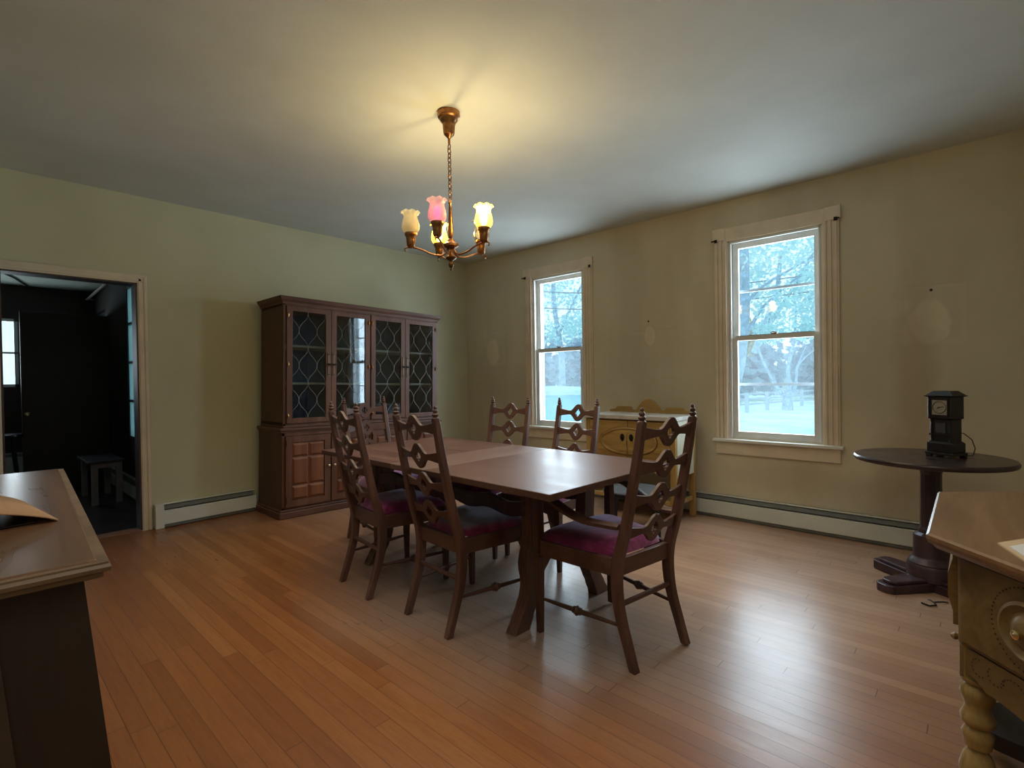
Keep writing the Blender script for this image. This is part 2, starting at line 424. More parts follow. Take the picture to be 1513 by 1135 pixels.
M['bulb_on'] = emis('lit bulb', (1, .85, .50), 14); M['bulb_off'] = plain('unlit bulb', (.75, .72, .68), .2); M['bulb_pink'] = emis('dim magenta bulb', (1, .22, .75), 1.1)

# ------------------------------------------------------------------ camera
F, YAW, PITCH, ROLL = 748.08, math.radians(42.576), math.radians(-.621), math.radians(-.894)
fw = V3(math.cos(YAW)*math.cos(PITCH), math.sin(YAW)*math.cos(PITCH), math.sin(PITCH))
rt = V3(math.sin(YAW), -math.cos(YAW), 0); up = rt.cross(fw)
r2 = math.cos(ROLL)*rt + math.sin(ROLL)*up; u2 = -math.sin(ROLL)*rt + math.cos(ROLL)*up
cd = bpy.data.cameras.new('camera'); cam = bpy.data.objects.new('camera', cd); COL.objects.link(cam)
cd.sensor_fit = 'HORIZONTAL'; cd.sensor_width = 36; cd.lens = 36*F/1513; cd.clip_start = .02; cd.clip_end = 500
cam.matrix_world = Matrix(((r2.x, u2.x, -fw.x, 0), (r2.y, u2.y, -fw.y, 0), (r2.z, u2.z, -fw.z, 1.2), (0, 0, 0, 1)))
scn.camera = cam

# ------------------------------------------------------------------ room shell
WA, WB, H = 5.05, 4.615, 2.74
def fz(x): return 0.0 if x < 1.85 else -.072*(x-1.85)/2.765     # the old floor sags towards the window wall

bm = B(); xs = [-.65, 1.85, 4.80]
for a, b_ in zip(xs[:-1], xs[1:]):
    vs = [bm.verts.new((x, y, fz(x)-t)) for x in (a, b_) for y in (-.85, 5.115) for t in (0, .1)]
    for f in ((0,1,3,2),(4,6,7,5),(0,4,5,1),(2,3,7,6),(0,2,6,4),(1,5,7,3)): bm.faces.new([vs[i] for i in f])
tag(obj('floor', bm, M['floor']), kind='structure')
bm = B(); box(bm, -.65, 4.80, -.85, 5.18, H, H+.1); tag(obj('ceiling', bm, M['ceiling']), kind='structure')
DX0, DX1, DZ = .19, .985, 2.026
bm = B(); rect_hole_wall(bm, lambda u, z, t: (u, t, z), -1.75, 4.80, -.12, H, [(DX0, DX1, -.12, DZ)], WA, WA+.13)
tag(obj('wall_left', bm, M['wall_a']), kind='structure')
W2 = (.897, 1.617, .645, 2.38); W1 = (3.157, 3.877, .645, 2.38)
bm = B(); rect_hole_wall(bm, lambda u, z, t: (t, u, z), -.85, 5.05, -.12, H, [W2, W1], WB, WB+.185)
tag(obj('wall_right', bm, M['wall_b']), kind='structure')
bm = B(); box(bm, -.65, -.5, -.85, 5.05, -.12, H); tag(obj('wall_near', bm, M['wall_a']), kind='structure')
bm = B(); rect_hole_wall(bm, lambda u, z, t: (u, t, z), -.5, 4.615, -.12, H, [], -.85, -.7)
tag(obj('wall_back', bm, M['wall_b']), kind='structure')

# door casing + jambs
t = tag(thing('trim_1', None, None), kind='structure'); t['label'] = 'cream painted casing around the open doorway'
bm = B()
for (a, b_) in ((DX1-.002, DX1+.068), (DX0-.068, DX0+.002)):
    box(bm, a, b_, WA-.018, WA, -.01, DZ+.066)
    mid = (a+b_)/2
    box(bm, mid-.027, mid-.004, WA-.024, WA-.018, -.01, DZ+.04); box(bm, mid+.010, mid+.030, WA-.024, WA-.018, -.01, DZ+.05)
box(bm, DX0-.068, DX1+.068, WA-.0185, WA, DZ-.002, DZ+.066)
box(bm, DX0-.04, DX1+.04, WA-.024, WA-.018, DZ+.012, DZ+.035)
obj('door_casing', bm, M['door_trim'], t, bevel=.003)
bm = B()
box(bm, DX1-.012, DX1+.0, WA-.018, WA+.13, 0, DZ); box(bm, DX0, DX0+.012, WA-.018, WA+.13, 0, DZ); box(bm, DX0, DX1, WA-.018, WA+.13, DZ-.012, DZ)
obj('door_jamb', bm, plain('stained jamb', (.05, .028, .026), .5), t)
bm = B(); box(bm, DX0, DX1, WA-.02, WA+.10, -.002, .010); tag(obj('trim_2', bm, plain('threshold', (.22, .10, .06), .45), bevel=.003), kind='structure')

# windows -----------------------------------------------------------------
def make_window(name, label, hole, bars):
    y0, y1, z0, z1 = hole; X = WB
    t = thing(name, label, None, kind='structure')
    # casing
    bm = B(); cw = .118
    for (a, b_) in ((y0-cw, y0), (y1, y1+cw)):
        box(bm, X-.018, X, a, b_, z0-.01, z1+.02)
        for q in (.10, .42, .72): box(bm, X-.028, X-.018, a+cw*q, a+cw*q+.020, z0-.01, z1+.02)
    box(bm, X-.020, X, y0-cw-.002, y1+cw+.002, z1-.002, z1+.115)
    for (a, b_) in ((y0-cw-.012, y0-.02), (y1+.02, y1+cw+.012)): box(bm, X-.030, X-.018, a, b_, z1+.01, z1+.118)
    obj('window_casing', bm, M['trim'], t, bevel=.003)
    bm = B(); box(bm, X-.055, X+.05, y0-cw-.022, y1+cw+.022, z0-.035, z0-.008); obj('window_stool', bm, M['white_trim'], t, bevel=.006)
    bm = B(); box(bm, X-.02, X, y0-cw, y1+cw, z0-.145, z0-.035); obj('window_apron', bm, M['trim'], t, bevel=.004)
    # jamb and stops
    bm = B(); box(bm, X-.002, X+.185, y0-.001, y0+.012, z0-.01, z1); box(bm, X-.002, X+.185, y1-.012, y1+.001, z0-.01, z1); box(bm, X-.002, X+.185, y0, y1, z1-.012, z1+.001); box(bm, X+.05, X+.185, y0, y1, z0-.03, z0)
    obj('window_jamb', bm, M['sash'], t)
    bm = B(); box(bm, X-.008, X+.012, y0+.010, y0+.024, z0, z1-.01); box(bm, X-.008, X+.012, y1-.024, y1-.010, z0, z1-.01); box(bm, X-.008, X+.012, y0+.01, y1-.01, z1-.026, z1-.010)
    obj('window_stop', bm, M['white_trim'], t, bevel=.002)
    zm = 1.52
    def sash(nm, xa, xb, za, zb, top, bot, pm):
        bm = B(); s = .052; a, b_ = y0+.014, y1-.014
        box(bm, xa, xb, a, a+s, za, zb); box(bm, xa, xb, b_-s, b_, za, zb)
        box(bm, xa, xb, a+s, b_-s, zb-top, zb); box(bm, xa, xb, a+s, b_-s, za, za+bot)
        so = obj(nm, bm, M['sash'], t, bevel=.004)
        bm = B(); xm = (xa+xb)/2; box(bm, xm-.002, xm+.002, a+s-.004, b_-s+.004, za+bot-.004, zb-top+.004)
        obj('pane', bm, pm, so)
        return so
    us = sash('upper_sash', X+.052, X+.084, zm-.018, z1-.012, .055, .038, M['pane'])
    ls = sash('lower_sash', X+.016, X+.048, z0-.006, zm+.020, .040, .065, M['pane_hazy'])
    bm = B(); yc = (y0+y1)/2; box(bm, X+.014, X+.05, yc-.022, yc+.022, zm+.020, zm+.030); tube(bm, [(X+.03, yc-.02, zm+.034), (X+.02, yc, zm+.040), (X+.012, yc+.028, zm+.036)], .005)
    obj('sash_lock', bm, M['brass_dark'], ls)
    # storm window outside
    bm = B()
    box(bm, X+.130, X+.145, y0+.012, y0+.034, z0, z1-.01); box(bm, X+.130, X+.145, y1-.034, y1-.012, z0, z1-.01); box(bm, X+.130, X+.145, y0+.012, y1-.012, z1-.04, z1-.01); box(bm, X+.130, X+.145, y0+.012, y1-.012, z0, z0+.03)
    if bars:
        for zz in (1.945, 1.115): box(bm, X+.130, X+.145, y0+.012, y1-.012, zz-.011, zz+.011)
    obj('storm_frame', bm, plain('storm window aluminium', (.34, .42, .48), .5), t)
    # curtain rod brackets left on the casing corners
    for yy, s in ((y0-cw+.02, -1), (y1+cw-.02, 1)):
        bm = B(); box(bm, X-.036, X-.030, yy-.012, yy+.012, z1+.0, z1+.028); tube(bm, [(X-.033, yy, z1+.012), (X-.055, yy+s*.004, z1+.012), (X-.060, yy+s*.03, z1+.010)], .006)
        obj('curtain_bracket', bm, M['iron'], t)
    return t
make_window('window_2', 'right-hand double-hung window with cream fluted casing beside the round table', W2, True)
make_window('window_1', 'left-hand double-hung window with cream fluted casing nearest the room corner', W1, False)

# baseboard heaters -------------------------------------------------------
def heater(name, label, L, mat, loc, rotz, hgt=.19, tiltz=0.0, ends=(True, True)):
    """local: runs along +X from 0 to L, front faces -Y, back at y=0"""
    t = thing(name, label, 'baseboard heater', loc, rotz)
    t.rotation_euler = (0, tiltz, rotz)
    bm = B(); box(bm, 0, L, -.012, 0, .015, hgt); box(bm, 0, L, -.036, 0, hgt-.006, hgt); obj('back_panel', bm, mat, t, bevel=.002)
    bm = B(); cols = [(u, *c) for u, c in ((0, (.030, hgt-.055)), (L, (.030, hgt-.055)))]
    strip(bm, cols, lambda u, v, w: (u, w - (.010 if v > .1 else 0)*0, v), -.068, -.060); box(bm, .0, L, -.068, -.045, hgt-.058, hgt-.050)
    obj('front_cover', bm, mat, t, bevel=.003)
    bm = B(); bar(bm, (0.02, -.044, hgt-.026), (L-.02, -.044, hgt-.026), .046, .004, up=(0, -.55, .8)); obj('damper', bm, M['steel'], t)
    bm = B(); box(bm, .03, L-.03, -.050, -.015, .045, .090); obj('fin_tube', bm, M['iron'], t)
    bm = B(); box(bm, .01, L-.01, -.060, -.055, .006, .030); obj('bottom_rail', bm, M['steel'], t)
    for on, u in zip(ends, (0, L)):
        if on:
            bm = B(); box(bm, u-.012 if u == 0 else u-.05, u+.05 if u == 0 else u+.012, -.0705, 0, .0, hgt+.003); obj('end_cap', bm, mat, t, bevel=.004)
    return t
heater('baseboard_heater', 'short white baseboard heater between the doorway and the china cabinet', .78, M['heater_a'], (1.075, WA-.002, 0), 0, .195, ends=(True, False))
# heater on window wall: runs along y; front faces -x -> rotz=-90: local +X -> -Y, local -Y -> -X
heater('baseboard_heater', 'long white rust-stained baseboard heater under the right-hand window', 4.85, M['heater_b'], (WB-.002, 4.85, fz(4.58)), -PI/2, .20, ends=(True, True))

# ------------------------------------------------------------------ chairs
PROF = [(0, 0), (.06, .021), (.119, .040), (.18, .062), (.236, .077), (.30, .086), (.362, .089), (.44, .080), (.53, .050), (.62, .028), (.70, .011), (.86, -.022), (1.0, -.046), (1.022, -.050)]
def prof_at(z):
    for (a, b_), (c, d) in zip(PROF[:-1], PROF[1:]):
        if a <= z <= c: return b_+(d-b_)*(z-a)/(c-a)
    return PROF[-1][1]
def smooth_prof():
    out = []
    for i in range(45):
        z = 1.022*i/44
        out.append((z, sum(prof_at(min(1.022, max(0, z+d))) for d in (-.03, -.015, 0, .015, .03))/5 if .04 < z < .98 else prof_at(z)))
    return out
SP = smooth_prof()
def boss(u):                      # slat outline, u in -1..1 over half width .158
    a = abs(u*.158)
    if a > .066:
        k = (a-.066)/.092
        return .0145+.0125*k**1.5
    k = a/.066
    return .0145+.0475*(.5+.5*math.cos(PI*k**1.12))
def make_slat(hw):
    bm = B(); cols = []; n = 56
    for i in range(n+1):
        u = -1+2*i/n; h = boss(u); a = abs(u*.158)
        hole = (.027*(1-a/.022)+.007*math.sin(2*PI*min(1, a/.022))**2) if a < .022 else 0
        lo, hi = -h, h
        if a > .062: hi += .004*((a-.062)/.096)
        cols.append((u*hw, lo, -hole, hole, hi))
    return cols
def make_chair(name, label, cushion_mat, arms, group, W=.345, FW=.46, D=.475):
    t = thing(name, label, 'chair', group=group)
    hx = W/2
    for s in (-1, 1):
        bm = B()
        cols = []
        for z, o in SP:
            th = .019+.004*math.exp(-((z-.40)/.18)**2) - .004*max(0, (z-.6)/.42) - .003*max(0, (.2-z)/.2)
            cols.append((z, o-th, o+th))
        # splay inwards a little toward the top
        strip(bm, cols, lambda u, v, w: (s*(hx-.004*max(0, u-.45)) + w*(1-.22*max(0, u-.5)), v, u), -.0175, .0175)
        p = obj('rear_post', bm, M['chair'], t, bevel=.004)
        bm = B(); oz = 1.020
        lathe(bm, [(.0155, 0), (.017, .004), (.010, .010), (.0155, .017), (.016, .022), (.009, .028), (.0125, .034), (.012, .040), (.006, .046), (.0085, .051), (.007, .057), (.001, .062)], 12, (s*(hx-.0025), prof_at(1.02), oz))
        obj('finial', bm, M['chair'], p, smooth=True)
        # front leg
        fx = FW/2; bm = B(); top = .655 if arms else .445
        segs = [(0, .0125), (.20, .0165), (.36, .0205), (.445, .0205)]
        if arms: segs = [(0, .0135), (.20, .0165), (.33, .020), (.362, .0215), (.370, .0170), (.376, .0225), (.386, .0225), (.392, .0185), (.44, .0205), (.655, .0185)]
        rings = []
        for z, r in segs: rings.append([bm.verts.new((s*fx+i*r, D+j*r-.004*(z < .3), z)) for i, j in ((-1,-1),(1,-1),(1,1),(-1,1))])
        for a, b_ in zip(rings[:-1], rings[1:]):
            for k in range(4): bm.faces.new((a[k], a[(k+1)%4], b_[(k+1)%4], b_[k]))
        bm.faces.new(rings[0]); bm.faces.new(rings[-1])
        obj('front_leg', bm, M['chair'], t, bevel=.003)
        # turned side stretcher
        bm = B(); a = V3(s*hx, .065, .168); b_ = V3(s*fx, D, .165); d = b_-a; L = d.length
        q = d.to_track_quat('Z', 'Y').to_matrix().to_4x4(); MM = Matrix.Translation(a) @ q
        lathe(bm, [(.007, 0), (.011, L*.40), (.012, L*.455), (.017, L*.465), (.011, L*.475), (.020, L*.49), (.023, L*.505), (.019, L*.525), (.011, L*.54), (.016, L*.55), (.011, L*.56), (.011, L*.62), (.007, L)], 12, M=MM)
        obj('side_stretcher', bm, M['chair_y'], t, smooth=True)
        if arms:
            bm = B(); pts = []
            ctl = [(fx+.002, D+.030, .672), (fx+.006, D-.01, .672), (fx+.012, D-.10, .655), (fx+.002, D-.20, .615), (fx-.022, D-.29, .588), (hx+.016, .115, .582), (hx+.012, .055, .585)]
            n = 24; rr = []
            for i in range(n+1):
                f = i/n*(len(ctl)-1); k = min(int(f), len(ctl)-2); w = f-k
                p0, p1, p2, p3 = [Vector(ctl[max(0, min(len(ctl)-1, k+j))]) for j in (-1, 0, 1, 2)]
                pts.append(.5*((2*p1)+(p2-p0)*w+(2*p0-5*p1+4*p2-p3)*w*w+(3*p1-p0-3*p2+p3)*w**3))
            ring = []
            for i, p in enumerate(pts):
                wd = .021+.006*math.sin(PI*i/n)
                ring.append([bm.verts.new((s*p.x+a*wd, p.y, p.z+b_)) for a, b_ in ((-1,-.010),(1,-.010),(1.05,.004),(.5,.012),(-.5,.012),(-1.05,.004))])
            for a, b_ in zip(ring[:-1], ring[1:]):
                for k in range(6): bm.faces.new((a[k], a[(k+1)%6], b_[(k+1)%6], b_[k]))
            bm.faces.new(ring[0]); bm.faces.new(ring[-1])
            obj('armrest', bm, M['chair_y'], t, smooth=True)
    # ladder slats
    for zc in (.972, .835, .692, .553):
        bm = B(); yc = prof_at(zc); slope = (prof_at(zc+.03)-prof_at(zc-.03))/.06; hw = hx-.010
        cols = make_slat(hw)
        strip(bm, cols, lambda u, v, w: (u, yc + slope*v - .012*(1-(u/hw)**2) + w, zc+v), -.008, .008)
        obj('slat', bm, M['chair_x'], t, bevel=.002)
    bm = B(); bar(bm, (-hx, .075, .252), (hx, .075, .252), .018, .020); obj('rear_stretcher', bm, M['chair_x'], t, bevel=.005)
    # seat frame with scalloped front apron
    bm = B(); fx = FW/2
    bar(bm, (-hx, .087, .405), (hx, .087, .405), .024, .072)
    for s in (-1, 1): bar(bm, (s*hx, .09, .405), (s*fx, D, .407), .024, .074)
    cols = []
    for i in range(41):
        u = -1+2*i/40; a = abs(u)
        lo = .362 - .088*max(0, 1-((1-a)/.28))**.8*1.0 if a > .72 else .362-.012*math.cos(a/.72*PI*2)*.5+.006
        cols.append((u*(fx-.012), lo, .442))
    strip(bm, cols, lambda u, v, w: (u, D+w, v), -.012, .012)
    obj('seat_frame', bm, M['chair_x'], t, bevel=.003)
    # cushion
    bm = B(); n = 22; g = {}
    for i in range(n+1):
        for j in range(n+1):
            s_ = -1+2*i/n; q = -1+2*j/n
            e = lambda x: math.copysign(abs(x)**.72, x)
            ss, qq = e(s_), e(q)
            hw = (hx-.004)+(fx+.006-hx+.004)*(qq+1)/2
            y = .10+(D+.02-.10)*(qq+1)/2
            if qq < -.9: hw = min(hw, hx-.022)
            z = .443 + .062*((1-abs(ss)**5)*(1-abs(qq)**5))**.55
            cr = 1-.035*(abs(ss)*abs(qq))**3
            g[i, j] = bm.verts.new((ss*hw*cr, (y-.29)*cr+.29, z))
    for i in range(n):
        for j in range(n): bm.faces.new((g[i, j], g[i+1, j], g[i+1, j+1], g[i, j+1]))
    edge = [g[i, 0] for i in range(n+1)]+[g[n, j] for j in range(1, n+1)]+[g[i, n] for i in range(n-1, -1, -1)]+[g[0, j] for j in range(n-1, 0, -1)]
    bm.faces.new(edge)
    obj('seat_cushion', bm, cushion_mat, t, smooth=True)
    return t
GR = 'high-backed ladder-back chairs around the dining table'
def place(o, x, y, deg, zoff=0): o.location = (x, y, fz(x)+zoff); o.rotation_euler = (0, 0, math.radians(deg-90))
c2 = make_chair('dining_chair', 'ladder-back chair on the near side with a blue-grey sheen-painted velvet seat, nearest the trestle foot', M['velvet_sheen'], False, GR)
place(c2, 1.520, 1.985, -3.7)
c1 = copy_tree(c2); place(c1, 1.510, 2.637, -5.7)
c1['label'] = 'ladder-back chair on the near side, the one in front of the china cabinet doors'
for ch in c1.children:
    if ch.name.startswith('seat_cushion'):
        ch.data = ch.data.copy(); ch.data.materials[0] = M['velvet']
fr = copy_tree(c1); place(fr, 2.995, 2.15, 178.4); fr['label'] = 'ladder-back chair on the far side of the table, standing before the left-hand window'
fl = copy_tree(c1); place(fl, 2.86, 2.69, 187); fl['label'] = 'ladder-back chair on the far side of the table, nearest the room corner'
a1 = make_chair('dining_armchair', 'ladder-back armchair with a magenta velvet seat at the near head of the table', M['velvet'], True, GR, W=.36, FW=.505, D=.50)
place(a1, 2.006, .999, 80.8)
a2 = copy_tree(a1); place(a2, 2.179, 3.557, -90); a2['label'] = 'ladder-back armchair at the far head of the table, its back towards the china cabinet'

# ------------------------------------------------------------------ dining table
t = thing('dining_table', 'long rectangular dark walnut trestle dining table in the middle of the room', 'table', (2.041, 2.173, -.004), math.radians(-2.1))
TL, TWd = .982, .484
def slab_top(bm, y0, y1):
    box(bm, -TWd, TWd, y0, y1, .727, .755)
bm = B(); slab_top(bm, -TL, -.1515); obj('tabletop', bm, M['table_top'], t, bevel=.003)
bm = B(); slab_top(bm, .1515, TL); obj('tabletop', bm, M['table_top'], t, bevel=.003)
bm = B(); slab_top(bm, -.150, .150); obj('table_leaf', bm, wood('leaf walnut', (.095, .052, .038), (.14, .079, .059), (.18, .104, .077), 'X', .46, .12), t, bevel=.003)
bm = B()
for s in (-1, 1): box(bm, s*.37-.011, s*.37+.011, -.66, .84, .692, .727)
for yy in (-.66, .84): box(bm, -.37, .37, yy-.011, yy+.011, .692, .727)
obj('apron', bm, M['table'], t, bevel=.003)
LEGP = [(.70, .225), (.64, .235), (.58, .243), (.52, .238), (.46, .232), (.40, .240), (.36, .258), (.32, .268), (.28, .266), (.24, .256), (.20, .254), (.16, .264), (.118, .285), (.06, .318), (.0, .350)]
TOX = .055
for yy in (-.57, .76):
    for s in (-1, 1):
        bm = B(); cols = []
        m_ = 40
        for i in range(m_+1):
            z = .70*i/m_
            P = sorted(LEGP)
            for (a, b_), (c, d) in zip(P[:-1], P[1:]):
                if a <= z <= c+1e-9:
                    k = (z-a)/(c-a); k = k*k*(3-2*k)*.5+k*.5; x = b_+(d-b_)*k; break
            hw = .045 + (.008*(1-z/.09) if z < .09 else 0) + (.012*max(0, (z-.6)/.1))
            cols.append((z, x-hw, x+hw))
        strip(bm, cols, lambda u, v, w: (TOX+s*v+(.044 if s < 0 else 0), yy+w, u-.012*(s > 0)*(u < .01)), -.032, .032)
        lg = obj('leg', bm, M['table'], t, bevel=.004)
        bm = B()
        for w in (-.030, -.012, .012, .030):
            pts = [(TOX+s*(c[2]+.001)+(.044 if s < 0 else 0), yy+w*.62, c[0]) for c in cols[1:]]
            tube(bm, pts, .0035, 6)
        obj('reeding', bm, M['table'], lg, smooth=True)
    bm = B(); box(bm, -.31, .42, yy-.035, yy+.035, .690, .728)
    cols = [(TOX+u/20*.17, .64+.03*abs(math.cos(PI*u/20))**1.0*1.0, .692) for u in range(-20, 21)]
    strip(bm, cols, lambda u, v, w: (u, yy+w, v), -.02, .02)
    obj('cross_rail', bm, M['table'], t, bevel=.004)
for s in (-1, 1):
    bm = B(); cols = []
    for i in range(61):
        u = -.57+1.33*i/60
        cols.append((u, .528+.010*math.cos(u*PI*2/.30), .600+.010*math.cos(u*PI*2/.30)))
    strip(bm, cols, lambda u, v, w: (TOX+s*.232+w, u, v), -.014, .014)
    obj('stretcher', bm, M['dark_wood'], t, bevel=.004)
bm = B(); box(bm, -.265, -.235, -.66, -.60, .672, .690); tube(bm, [(-.25, -.655, .676), (-.25, -.675, .668), (-.25, -.68, .655)], .005); obj('brass_catch', bm, M['brass_bright'], t)

# ------------------------------------------------------------------ china cabinet
CT = math.atan(.026)
t = thing('china_cabinet', 'tall brown china cabinet with four glass doors against the left wall', 'cabinet', (1.85, 4.46, 0))
t.rotation_euler = (0, CT*.9, 0)
CW, CD = 1.80, .52                # local x 0..CW, y 0 front .. CD back
bm = B(); box(bm, -.005, CW+.005, -.006, CD, 0, .060); box(bm, .004, CW-.004, .004, CD, .060, .078); obj('base_plinth', bm, M['cab_x'], t, bevel=.008)
bm = B(); box(bm, .022, CW-.022, .020, CD, .078, .755); obj('lower_case', bm, M['cab_side'], t, bevel=.002)
bm = B(); box(bm, .0, CW, -.004, CD, .770, .795); box(bm, .010, CW-.010, .006, CD, .752, .770); obj('counter_top', bm, M['cab_x'], t, bevel=.007)
# face frame lower
ux0, ux1 = .042, CW-.042; dw = (ux1-ux0)/4
bm = B()
box(bm, .022, .046, .012, .020, .078, .752); box(bm, CW-.046, CW-.022, .012, .020, .078, .752)
box(bm, .022, CW-.022, .012, .020, .725, .752); box(bm, .022, CW-.022, .012, .020, .078, .096)
box(bm, CW/2-.012, CW/2+.012, .012, .020, .09, .73)
obj('face_frame', bm, M['cab'], t, bevel=.002)
def raised(bm, x0, x1, z0, z1, y, d=.012, inset=.018):
    o = [bm.verts.new((x, y, z)) for x, z in ((x0, z0), (x1, z0), (x1, z1), (x0, z1))]
    i = [bm.verts.new((x, y-d, z)) for x, z in ((x0+inset, z0+inset), (x1-inset, z0+inset), (x1-inset, z1-inset), (x0+inset, z1-inset))]
    bm.faces.new(i)
    for k in range(4): bm.faces.new((o[k], o[(k+1)%4], i[(k+1)%4], i[k]))
for k in range(4):
    x0 = ux0+dw*k+.006; x1 = ux0+dw*(k+1)-.006; z0, z1 = .098, .722; s = .055
    bm = B()
    box(bm, x0, x0+s, -.004, .012, z0, z1); box(bm, x1-s, x1, -.004, .012, z0, z1); box(bm, x0+s, x1-s, -.004, .012, z1-s, z1); box(bm, x0+s, x1-s, -.004, .012, z0, z0+s)
    box(bm, x0+s, x1-s, .006, .012, z0+s, z1-s)
    d = obj('lower_door', bm, M['cab'], t, bevel=.002)
    bm = B(); px0, px1 = x0+s+.004, x1-s-.004; pm = (px0+px1)/2; zs = [z0+s+.004, z0+s+.132, z1-s-.132, z1-s-.004]
    for a, b_ in zip(zs[:-1], zs[1:]):
        raised(bm, px0, pm-.004, a+.004, b_-.004, .006); raised(bm, pm+.004, px1, a+.004, b_-.004, .006)
    obj('raised_panels', bm, M['cab_panel'], d)
    kx = x1-.022 if k % 2 == 0 else x0+.022
    bm = B(); lathe(bm, [(.006, 0), (.005, .008), (.011, .014), (.011, .019), (.004, .023)], 12, M=Matrix.Translation((kx, -.004, .43)) @ Matrix.Rotation(PI/2, 4, 'X'))
    obj('knob', bm, M['brass_bright'], d, smooth=True)
    hx_ = x0+.008 if k % 2 == 0 else x1-.008
    for hz in (.16, .66):
        bm = B(); cbox(bm, (hx_, -.006, hz), (.012, .006, .05)); lathe(bm, [(.004, -.028), (.005, 0), (.004, .028)], 8, (hx_, -.008, hz)); obj('hinge', bm, M['brass_dark'], d)
# hutch
HX0, HX1, HY = .038, CW-.038, .030
bm = B()
box(bm, HX0, HX0+.02, HY+.018, CD-.01, .795, 1.91); box(bm, HX1-.02, HX1, HY+.018, CD-.01, .795, 1.91)
box(bm, HX0, HX1, HY+.018, CD-.01, 1.87, 1.91); box(bm, HX0, HX1, HY+.018, CD-.01, .795, .845)
obj('hutch_case', bm, M['cab_side'], t)
bm = B(); box(bm, HX0+.02, HX1-.02, CD-.03, CD-.012, .845, 1.87); box(bm, HX0+.0201, HX0+.024, HY+.03, CD-.03, .845, 1.87); box(bm, HX1-.024, HX1-.0201, HY+.03, CD-.03, .845, 1.87); box(bm, CW/2-.01, CW/2+.01, HY+.10, CD-.03, .845, 1.87); obj('hutch_back', bm, M['cab_in'], t)
bm = B()
box(bm, HX0, HX0+.022, HY, HY+.018, .795, 1.91); box(bm, HX1-.022, HX1, HY, HY+.018, .795, 1.91); box(bm, HX0, HX1, HY, HY+.018, 1.882, 1.91); box(bm, HX0, HX1, HY, HY+.018, .795, .832); box(bm, CW/2-.010, CW/2+.010, HY, HY+.018, .83, 1.89)
obj('hutch_frame', bm, M['cab'], t, bevel=.002)
bm = B(); box(bm, HX0-.004, HX1+.004, HY-.010, CD-.005, .795, .815); obj('hutch_base_moulding', bm, M['cab_x'], t, bevel=.006)
for zz in (1.19, 1.53):
    bm = B(); box(bm, HX0+.02, HX1-.02, HY+.06, CD-.03, zz-.010, zz+.010); obj('shelf', bm, M['shelf'], t)
bm = B()
def ring_mould(z0, z1, o0, o1):
    for a in (0,):
        p = []
        for z, o in ((z0, o0), (z1, o1)):
            p.append([bm.verts.new(q) for q in ((HX0-o, HY-o, z), (HX1+o, HY-o, z), (HX1+o, CD, z), (HX0-o, CD, z))])
        for k in range(4): bm.faces.new((p[0][k], p[0][(k+1)%4], p[1][(k+1)%4], p[1][k]))
        bm.faces.new(p[0]); bm.faces.new(p[1])
ring_mould(1.895, 1.910, .006, .010); ring_mould(1.910, 1.930, .010, .026); ring_mould(1.930, 1.938, .030, .030); ring_mould(1.938, 1.958, .032, .042)
obj('crown_moulding', bm, M['cab_x'], t, doubles=False)
gx0 = HX0+.024; gw = (HX1-HX0-.048)/4
